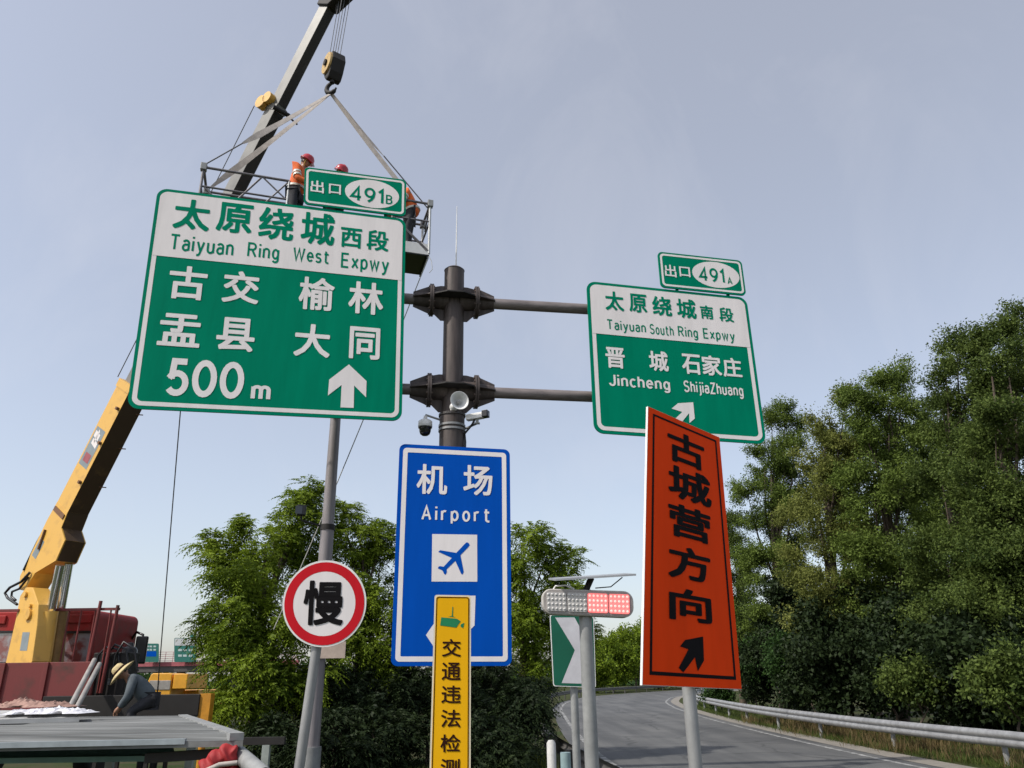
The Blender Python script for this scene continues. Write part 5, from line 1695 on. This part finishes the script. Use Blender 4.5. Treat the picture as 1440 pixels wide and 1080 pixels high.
# yellow truck
YT = 36
a, b = at(189, 986, YT), at(262, 946, YT)
xL, xR, zT = a.x, b.x, b.z
yt = thing('yellow_truck', 'yellow works truck parked far behind the outrigger', 'truck', ((xL + xR) / 2, YT, 0))
CY = mat('works_yellow', (0.72, 0.34, 0.02), 0.45, 0, 0.14, 2.5)
m = MB()
sl_ = 0.55
prof = [(xL, 0.75), (xL + sl_, zT - 0.06), (xL + sl_ + 0.08, zT), (xR - 0.75, zT), (xR - 0.62, zT - 0.05), (xR - 0.55, 0.75)]
m.prism([(x, YT, z) for x, z in prof], (0, 1.6, 0))
cb = m.build('cab', CY, yt, bevel=0.04)
for x0, x1 in ((211, 223), (225, 239)):
    p, q = at(x0, 957, YT), at(x1, 970, YT)
    m = MB(); m.box(((p.x + q.x) / 2, YT - 0.01, (p.z + q.z) / 2), (q.x - p.x, 0.05, p.z - q.z)); m.build('window', mat('pale_glass_far', (0.32, 0.30, 0.28), 0.15, 0.1), cb, bevel=0.02)
m = MB(); m.box(((xR + xR - 0.55) / 2 + 0.05, YT + 1.2, zT - 0.35), (0.62, 2.4, 0.62)); m.box(((xL + xR) / 2, YT + 3.6, 1.15), (xR - xL, 3.8, 0.9)); m.build('load_body', CY, yt, bevel=0.03)
m = MB(); m.box(((xL + xR) / 2, YT + 2.5, 0.6), (xR - xL - 0.3, 5.4, 0.3)); m.build('chassis', DARKST, yt)
m = MB()
m.box(((xL + xR) / 2 - 0.2, YT - 0.06, 0.62), (xR - xL - 0.5, 0.12, 0.2)); m.build('bumper', DARKST, yt)
for x in (xL + 0.3, xR - 0.55):
    for y in (YT + 0.6, YT + 4.4):
        m = MB(); m.lathe([(0.2, -0.11), (0.38, -0.12), (0.4, 0), (0.38, 0.12), (0.2, 0.11)], (x, y, 0.4), (1, 0, 0), 20); m.build('wheel', RUBBER, yt)

# ================================================================== VEGETATION
def raw_mesh(name, V, F, m, smooth=False):
    me = bpy.data.meshes.new(name)
    nv, nf = len(V), len(F)
    me.vertices.add(nv)
    me.vertices.foreach_set('co', V.astype(np.float32).ravel())
    k = F.shape[1]
    me.loops.add(nf * k)
    me.loops.foreach_set('vertex_index', F.astype(np.int32).ravel())
    me.polygons.add(nf)
    me.polygons.foreach_set('loop_start', (np.arange(nf) * k).astype(np.int32))
    me.polygons.foreach_set('loop_total', np.full(nf, k, dtype=np.int32))
    me.materials.append(m)
    me.update(calc_edges=True)
    return me

def unit(a):
    return a / np.maximum(np.linalg.norm(a, axis=1, keepdims=True), 1e-9)

def diamonds(P, D, S, L, Wd, fold=0.25):
    """leaf quads: base P, direction D, side S"""
    D, S = unit(D), unit(S)
    Nn = np.cross(D, S)
    L, Wd = L[:, None], Wd[:, None]
    mid = P + D * L * 0.45
    V = np.stack([P, mid + S * Wd * 0.5 + Nn * Wd * fold, P + D * L, mid - S * Wd * 0.5 + Nn * Wd * fold], 1).reshape(-1, 3)
    F = np.arange(len(V)).reshape(-1, 4)
    return V, F

def blob_points(rg, blobs, per_m2, shell=0.55, k_sub=8, sub=(0.26, 0.50)):
    """tuft positions: every limb carries several smaller uneven clumps, with air between them"""
    P, O = [], []
    for c, r in blobs:
        r = np.array(r)
        for q in range(k_sub):
            d = unit(rg.normal(size=(1, 3)))[0]
            d[2] = abs(d[2]) if rg.random() < 0.3 else d[2]
            cs = np.array(c) + d * r * rg.uniform(0.35, 1.05)
            rs = r.mean() * rg.uniform(*sub) * np.array((rg.uniform(0.8, 1.4), rg.uniform(0.8, 1.3), rg.uniform(0.55, 1.1)))
            n = max(5, int(per_m2 * (rs[0] * rs[1] + rs[1] * rs[2] + rs[0] * rs[2]) * 4.2))
            e = unit(rg.normal(size=(n, 3)))
            rad = (shell + (1 - shell) * rg.random(n) ** 0.7)[:, None] * (1 + 0.22 * rg.normal(size=(n, 1)))
            P.append(cs + e * rs * rad)
            O.append(unit(e * 0.7 + d * 0.6))
    return np.concatenate(P), np.concatenate(O)

def frond_crown(rg, blobs, per_m2, flen=0.36, nleaf=10, lsize=(0.092, 0.030), nfr=6, droop=0.55):
    """locust-like foliage: tufts of drooping compound leaves"""
    P, O = blob_points(rg, blobs, per_m2)
    n = len(P)
    VV, FF, k = [], [], 0
    for q in range(nfr):
        A = unit(O * 0.9 + np.array((0, 0, 0.35)) + rg.normal(size=(n, 3)) * 0.65)
        S = unit(np.cross(A, np.array((0, 0, 1.0)) + rg.normal(size=(n, 3)) * 0.25))
        L = flen * rg.uniform(0.7, 1.25, n)
        for i in range(nleaf):
            t = (i + 0.6) / nleaf
            side = 1 if i % 2 else -1
            pos = P + A * (L * t)[:, None] + np.array((0, 0, -1.0)) * (droop * L * t * t)[:, None]
            Ad = unit(A + np.array((0, 0, -1.0)) * droop * 2 * t)
            D = Ad * 0.55 + S * side * 0.9 + np.array((0, 0, -0.25)) if i < nleaf - 1 else Ad
            V, F = diamonds(pos, D, np.cross(D, np.cross(D, S * side) + Ad), lsize[0] * rg.uniform(0.75, 1.2, n), np.full(n, lsize[1]))
            VV.append(V); FF.append(F + k); k += len(V)
    return np.concatenate(VV), np.concatenate(FF)

def leaf_crown(rg, blobs, per_m2, nl=44, spread=0.32, lsize=(0.105, 0.052), wind=(-0.5, 0, -0.2)):
    """broad small leaves in loose sprays along twigs"""
    P, O = blob_points(rg, blobs, per_m2, 0.25, 11, (0.20, 0.42))
    n = len(P)
    T = unit(O + np.array((-0.45, 0, 0.5)) + rg.normal(size=(n, 3)) * 0.5)       # twig direction
    P2 = np.repeat(P, nl, 0)
    T2 = np.repeat(T, nl, 0)
    t = rg.random(len(P2))[:, None]
    pos = P2 + T2 * (t - 0.4) * spread * 2.2 + rg.normal(size=P2.shape) * spread * 0.26
    D = unit(rg.normal(size=P2.shape) + np.array(wind))
    S = np.cross(D, rg.normal(size=P2.shape))
    return diamonds(pos, D, S, lsize[0] * rg.uniform(0.65, 1.3, len(P2)), lsize[1] * rg.uniform(0.8, 1.2, len(P2)))

LOCUST = leaf_mat('locust_leaf', (0.040, 0.080, 0.008), (0.27, 0.36, 0.030), 0.38)
POPLAR = leaf_mat('poplar_leaf', (0.038, 0.066, 0.012), (0.20, 0.27, 0.055), 0.35)
POPDARK = leaf_mat('dark_poplar_leaf', (0.028, 0.052, 0.012), (0.150, 0.200, 0.046), 0.34)
WILLOW = leaf_mat('olive_leaf', (0.065, 0.085, 0.018), (0.27, 0.29, 0.075), 0.35)
SHRUB = leaf_mat('shrub_leaf', (0.016, 0.040, 0.012), (0.060, 0.115, 0.026), 0.25)
UNDER = leaf_mat('shaded_green_leaf', (0.008, 0.016, 0.007), (0.032, 0.050, 0.016), 0.15)  # shade of the undergrowth put into near-black leaf colours

def limbs(root, base, tips, r0, rg, name='trunk', lean=0.2):
    base = Vector(base)
    m = MB()
    top = Vector(np.mean(np.array(tips), 0))
    top.z = max(t[2] for t in tips) * 0.8
    tr_ = [base + Vector((0, 0, -0.1))]
    for t in (0.2, 0.45, 0.7, 1.0):
        p = base.lerp(top, t)
        tr_.append(p + Vector((rg.normal() * 0.12, rg.normal() * 0.12, 0)))
    m.tube(tr_, [r0, r0 * 0.85, r0 * 0.66, r0 * 0.42, r0 * 0.12], 10)
    m.build('trunk', BARK, root)
    for tp_ in tips:
        tp_ = Vector(tp_)
        zz = max(0.12, min(0.85, (tp_.z * 0.55 - base.z) / max(0.5, (top.z - base.z))))
        s = base.lerp(top, zz)
        mid = s.lerp(tp_, 0.5) + Vector((rg.normal() * 0.15, rg.normal() * 0.15, 0.15))
        q = MB()
        q.tube([s, mid, tp_], [r0 * 0.34, r0 * 0.2, r0 * 0.05], 7, caps=False)
        for k in range(4):
            st = s.lerp(tp_, 0.45 + 0.12 * k)
            e = st + Vector((rg.normal() * 0.22, rg.normal() * 0.22, 0.25 + 0.25 * rg.random()))
            q.tube([st, e], [r0 * 0.09, r0 * 0.02], 5, caps=False)
        q.build('limb', BARK, root)

def pblob(px, py, rpx, Y, flat=0.85, depth=0.9):
    c = at(px, py, Y)
    d = (c - EYE).length
    r = rpx / FPX * d * 0.97
    return (tuple(c), (r, r * depth, r * flat))

def tree(name, label, base, blobs, kind, m, seed, dens, r0=0.16, group=None, cat='tree', **kw):
    rg = np.random.default_rng(seed)
    root = thing(name, label, cat, base, group)
    V, F = (frond_crown if kind == 'frond' else leaf_crown)(rg, blobs, dens, **kw)
    V = V[:, :] - np.array(base)
    V[:, 2] = np.maximum(V[:, 2], 0.02 + 0.05 * np.abs(np.sin(np.arange(len(V)) * 1.7)))
    o = bpy.data.objects.new('crown', raw_mesh('crown', V, F, m))
    COL.objects.link(o)
    o.parent = root
    limbs(root, base, [b[0] for b in blobs], r0, rg)
    return root

def gp(px, Y):
    p = at(px, 950, Y)
    return (p.x, p.y, 0.0)
# --- locust trees behind the signs
tree('locust_tree', 'broad feathery green tree behind the round slow sign and outrigger', gp(372, 18.5),
     [pblob(302, 800, 28, 18.0), pblob(318, 782, 38, 18.6), pblob(345, 815, 46, 17.6), pblob(385, 755, 42, 18.8), pblob(314, 860, 36, 17.6), pblob(350, 880, 52, 17.2),
      pblob(428, 722, 34, 19), pblob(405, 800, 52, 18.6), pblob(330, 930, 44, 17.0), pblob(365, 950, 50, 16.8), pblob(420, 890, 52, 17.8), pblob(340, 1000, 40, 16.6), pblob(395, 985, 38, 16.8), pblob(300, 895, 22, 17.4), pblob(440, 705, 20, 19.2), pblob(350, 745, 18, 18.8), pblob(432, 950, 36, 17.4)],
     'frond', LOCUST, 11, 15, group='locust trees behind the signs')
tree('locust_tree', 'feathery green tree between the tapered grey pole and the blue sign', gp(505, 20),
     [pblob(480, 725, 30, 20), pblob(505, 760, 40, 20), pblob(470, 790, 46, 19.6), pblob(535, 790, 38, 20.4), pblob(525, 850, 50, 19.6), pblob(500, 900, 52, 19.4), pblob(560, 880, 48, 20), pblob(470, 865, 40, 19.2), pblob(550, 930, 42, 19.6), pblob(542, 752, 20, 20.4)],
     'frond', LOCUST, 12, 14, group='locust trees behind the signs')
tree('locust_tree', 'feathery green tree showing between the blue sign and the flasher', gp(735, 21),
     [pblob(735, 762, 34, 21), pblob(770, 778, 34, 21.4), pblob(800, 800, 26, 21.8), pblob(745, 815, 46, 20.6), pblob(785, 850, 44, 21), pblob(690, 800, 50, 21), pblob(740, 890, 50, 20.6), pblob(800, 905, 34, 21.4), pblob(640, 790, 52, 21), pblob(765, 935, 36, 20.6), pblob(810, 835, 20, 21.6), pblob(600, 850, 50, 20.6)],
     'frond', LOCUST, 13, 14, group='locust trees behind the signs')
# dark understorey along the verge
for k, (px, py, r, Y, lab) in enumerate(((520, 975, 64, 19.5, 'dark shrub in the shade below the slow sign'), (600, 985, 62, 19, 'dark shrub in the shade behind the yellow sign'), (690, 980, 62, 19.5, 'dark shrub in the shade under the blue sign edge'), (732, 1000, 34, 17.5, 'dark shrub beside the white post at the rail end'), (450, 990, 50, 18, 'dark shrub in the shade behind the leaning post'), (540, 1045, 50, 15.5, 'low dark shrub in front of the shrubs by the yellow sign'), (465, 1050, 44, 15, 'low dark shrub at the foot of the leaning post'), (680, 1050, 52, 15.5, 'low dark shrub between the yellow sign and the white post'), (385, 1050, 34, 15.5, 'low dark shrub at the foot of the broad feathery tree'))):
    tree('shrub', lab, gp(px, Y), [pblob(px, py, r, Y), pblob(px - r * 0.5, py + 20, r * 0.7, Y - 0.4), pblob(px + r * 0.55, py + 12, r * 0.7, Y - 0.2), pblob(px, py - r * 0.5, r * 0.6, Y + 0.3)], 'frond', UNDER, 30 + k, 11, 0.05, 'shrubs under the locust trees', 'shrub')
# --- tall roadside trees beyond the guard rail
def poplar(label, px, Y, tops, m, seed, dens=9.5, dark=False, **kw):
    base = gp(px, Y)
    tree('roadside_tree', label, base, [pblob(a, b, r, Y + dy) for a, b, r, dy in tops], 'leaf', m, seed, dens, 0.22, 'tall trees along the ramp', **kw)
poplar('tallest dark tree rising at the picture edge above the guard rail', 1460, 24,
       [(1425, 470, 26, 0), (1450, 455, 34, 1), (1415, 505, 24, -1), (1405, 550, 34, 0), (1455, 540, 50, 0.5), (1400, 610, 46, -1), (1460, 630, 60, 0), (1395, 690, 50, -1), (1450, 720, 62, -1), (1400, 775, 56, -1), (1455, 810, 62, -1.5), (1390, 850, 54, -1.5), (1450, 900, 60, -1.5), (1400, 930, 40, -2), (1382, 478, 12, 0.5)], POPDARK, 51)
poplar('dark windblown tree with drooping top and sky gaps', 1345, 26,
       [(1345, 492, 24, 0), (1368, 505, 26, 0.5), (1330, 520, 20, -0.5), (1385, 545, 28, 0), (1322, 560, 26, 0), (1362, 580, 36, 1), (1345, 625, 44, 0), (1380, 650, 40, 0), (1325, 680, 46, -1), (1365, 735, 54, 0), (1330, 790, 54, -1), (1360, 850, 54, -1), (1320, 900, 46, -1.5), (1360, 935, 40, -2)], POPDARK, 52)
poplar('mid green tree with rounded twin top', 1255, 30,
       [(1243, 540, 22, 0), (1272, 535, 24, 0.5), (1200, 562, 22, -0.5), (1222, 575, 22, 0), (1250, 575, 34, 0), (1285, 590, 32, 1), (1215, 610, 34, 0), (1265, 640, 46, 0), (1300, 670, 44, 1), (1230, 690, 46, -1), (1280, 740, 54, 0), (1240, 790, 52, -1), (1290, 830, 54, -0.5), (1250, 880, 48, -1), (1290, 920, 40, -1)], POPLAR, 53)
poplar('pale olive tree with thin upright twigs', 1165, 31,
       [(1160, 600, 22, 0), (1180, 640, 36, 0), (1150, 660, 34, 0.5), (1195, 690, 42, 0), (1150, 720, 44, -0.5), (1200, 770, 50, 0), (1160, 800, 50, -1), (1195, 850, 46, -0.5), (1150, 880, 40, -1), (1190, 560, 12, 0)], WILLOW, 54)
poplar('smaller green tree just beyond the green sign corner', 1095, 38,
       [(1103, 578, 18, 0), (1085, 590, 14, 0), (1118, 600, 18, 0), (1105, 640, 34, 0), (1075, 655, 32, 0), (1050, 690, 22, -0.5), (1120, 690, 40, 0), (1085, 720, 42, 0), (1120, 770, 44, 0), (1080, 800, 44, -1), (1110, 850, 44, -1), (1070, 880, 40, -1), (1110, 920, 34, -1)], POPLAR, 55)
poplar('far dark tree beside the orange board edge', 1040, 46,
       [(1040, 740, 24, 0), (1030, 770, 26, 0), (1055, 790, 28, 0), (1035, 830, 34, 0), (1055, 870, 34, 0), (1030, 900, 32, 0), (1050, 930, 26, 0)], POPDARK, 56)
for k, (px, Y, hs) in enumerate(((1225, 40, 15), (1330, 36, 17), (1420, 34, 16))):
    tp_ = [(px + a, b, r, c) for a, b, r, c in ((-30, 640, 44, 0), (30, 620, 44, 0), (-20, 720, 54, 0), (40, 730, 54, 0), (0, 820, 62, 0), (-45, 890, 56, 0), (50, 890, 56, 0))]
    poplar(('dark tree filling the gap behind the olive tree', 'dark tree filling the gap behind the windblown tree', 'dark tree filling the gap behind the tallest tree')[k], px, Y, tp_, POPDARK, 60 + k, 6)
for k, (px, py, r, Y, lab, mm) in enumerate(((1085, 925, 34, 36, 'round green shrub behind the rail beside the orange board', SHRUB), (1130, 918, 38, 31, 'dense bright green shrub behind the guard rail', SHRUB), (1290, 955, 26, 23, 'low dark shrub under the windblown tree behind the rail', POPDARK), (1420, 950, 36, 19.5, 'dark leafy shrub behind the rail at the picture edge', POPDARK), (1012, 968, 14, 47, 'low shrub growing through the rail at the road bend', SHRUB))):
    tree('shrub', lab, gp(px, Y), [pblob(px, py, r, Y), pblob(px - r * 0.7, py + 14, r * 0.7, Y), pblob(px + r * 0.6, py + 10, r * 0.6, Y - 0.3)], 'leaf', mm, 70 + k, 16, 0.05, 'shrubs behind the guard rail', 'shrub', lsize=(0.11, 0.07))
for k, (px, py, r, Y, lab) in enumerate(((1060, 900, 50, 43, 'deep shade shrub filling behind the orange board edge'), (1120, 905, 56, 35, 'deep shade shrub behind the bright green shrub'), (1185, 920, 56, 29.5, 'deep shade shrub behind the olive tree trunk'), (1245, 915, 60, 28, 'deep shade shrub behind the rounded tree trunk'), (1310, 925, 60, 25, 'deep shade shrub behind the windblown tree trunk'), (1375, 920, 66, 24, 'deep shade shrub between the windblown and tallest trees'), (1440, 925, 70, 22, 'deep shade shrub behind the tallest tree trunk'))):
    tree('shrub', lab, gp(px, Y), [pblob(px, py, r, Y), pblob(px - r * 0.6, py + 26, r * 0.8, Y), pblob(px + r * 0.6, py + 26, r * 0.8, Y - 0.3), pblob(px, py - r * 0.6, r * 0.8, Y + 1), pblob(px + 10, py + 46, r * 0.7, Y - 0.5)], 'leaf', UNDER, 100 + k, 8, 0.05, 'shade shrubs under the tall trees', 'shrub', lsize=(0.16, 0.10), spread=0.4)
# --- bushes at the far bend
for k, (px, py, r, Y, lab) in enumerate(((862, 925, 30, 112, 'rounded bush at the far bend under the flasher'), (893, 912, 34, 125, 'tall bush at the far bend beside the orange board'), (925, 905, 40, 130, 'tall bush at the far bend behind the orange board'), (838, 935, 22, 105, 'low bush at the far bend behind the flasher post'), (970, 910, 44, 140, 'bush at the far bend behind the orange board post'))):
    tree('bush', lab, gp(px, Y), [pblob(px, py, r, Y), pblob(px - r * 0.6, py + r * 0.4, r * 0.7, Y - 1), pblob(px + r * 0.6, py + r * 0.3, r * 0.7, Y - 1), pblob(px, py + r * 0.7, r * 0.8, Y - 1)], 'leaf', LOCUST, 80 + k, 1.4, 0.1, 'bushes at the far bend', 'bush', lsize=(0.36, 0.2), spread=0.9)
# far hedge line so the horizon is closed behind the truck and trees
rg = np.random.default_rng(5)
P = np.stack([rg.uniform(-190, 210, 30000), rg.uniform(182, 200, 30000), np.zeros(30000)], 1)
P[:, 2] = rg.random(30000) * (4.2 + 1.8 * np.sin(P[:, 0] * 0.11) + 1.2 * np.sin(P[:, 0] * 0.37))
V, F = diamonds(P, rg.normal(size=P.shape), rg.normal(size=P.shape), rg.uniform(0.8, 1.6, 30000), rg.uniform(0.6, 1.1, 30000))
o = bpy.data.objects.new('far_woods', raw_mesh('far_woods', V, F, SHRUB)); COL.objects.link(o); o['kind'] = 'stuff'

# --- grass
def grass(name, pts, hgt, m, seed, w=0.012):
    rg = np.random.default_rng(seed)
    n = len(pts)
    D = unit(rg.normal(size=(n, 3)) * np.array((0.35, 0.35, 0)) + np.array((0, 0, 1.0)))
    V, F = diamonds(pts, D, rg.normal(size=(n, 3)) * np.array((1, 1, 0.05)), hgt * rg.uniform(0.4, 1.3, n), np.full(n, w), 0.0)
    o = bpy.data.objects.new(name, raw_mesh(name, V, F, m)); COL.objects.link(o); o['kind'] = 'stuff'
GRG = leaf_mat('grass_blade', (0.035, 0.060, 0.012), (0.11, 0.14, 0.035), 0.3)
GRD = leaf_mat('dry_grass_blade', (0.09, 0.065, 0.028), (0.20, 0.15, 0.07), 0.3)
def along(A, off0, off1, n, t0, t1, rg):
    t = rg.uniform(t0, t1, n) * (len(A) - 1)
    i = np.minimum(t.astype(int), len(A) - 2)
    a = np.array([(p.x, p.y) for p in A])
    p = a[i] + (a[i + 1] - a[i]) * (t - i)[:, None]
    d = unit(a[i + 1] - a[i])
    nn = np.stack([d[:, 1], -d[:, 0]], 1)
    p = p + nn * rg.uniform(off0, off1, n)[:, None]
    return np.concatenate([p, np.zeros((n, 1))], 1)
rg = np.random.default_rng(21)
RP = smooth_path(RR, 8)
grass('grass', np.concatenate([along(RP, 0.0, 4.0, 42000, 0.05, 0.75, rg), along(RP, -0.25, 0.4, 5000, 0.05, 0.75, rg)]), 0.20, GRG, 1, 0.014)
cl = along(RP, -0.2, 1.2, 120, 0.05, 0.5, rg)[:60]
grass('dry_grass', np.repeat(cl, 70, 0) + rg.normal(size=(60 * 70, 3)) * np.array((0.22, 0.3, 0)), 0.42, GRD, 2, 0.016)
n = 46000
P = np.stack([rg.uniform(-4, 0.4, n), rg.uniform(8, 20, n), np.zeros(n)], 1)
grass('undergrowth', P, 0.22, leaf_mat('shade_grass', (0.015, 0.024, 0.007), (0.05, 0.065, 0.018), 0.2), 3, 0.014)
cl = np.array([atz(720 + rg.normal() * 26, 1085 + rg.normal() * 10, 0.0) for _ in range(60)])
grass('tufted_grass', np.repeat(cl, 60, 0) + rg.normal(size=(3600, 3)) * np.array((0.1, 0.15, 0)), 0.42, GRG, 4, 0.014)
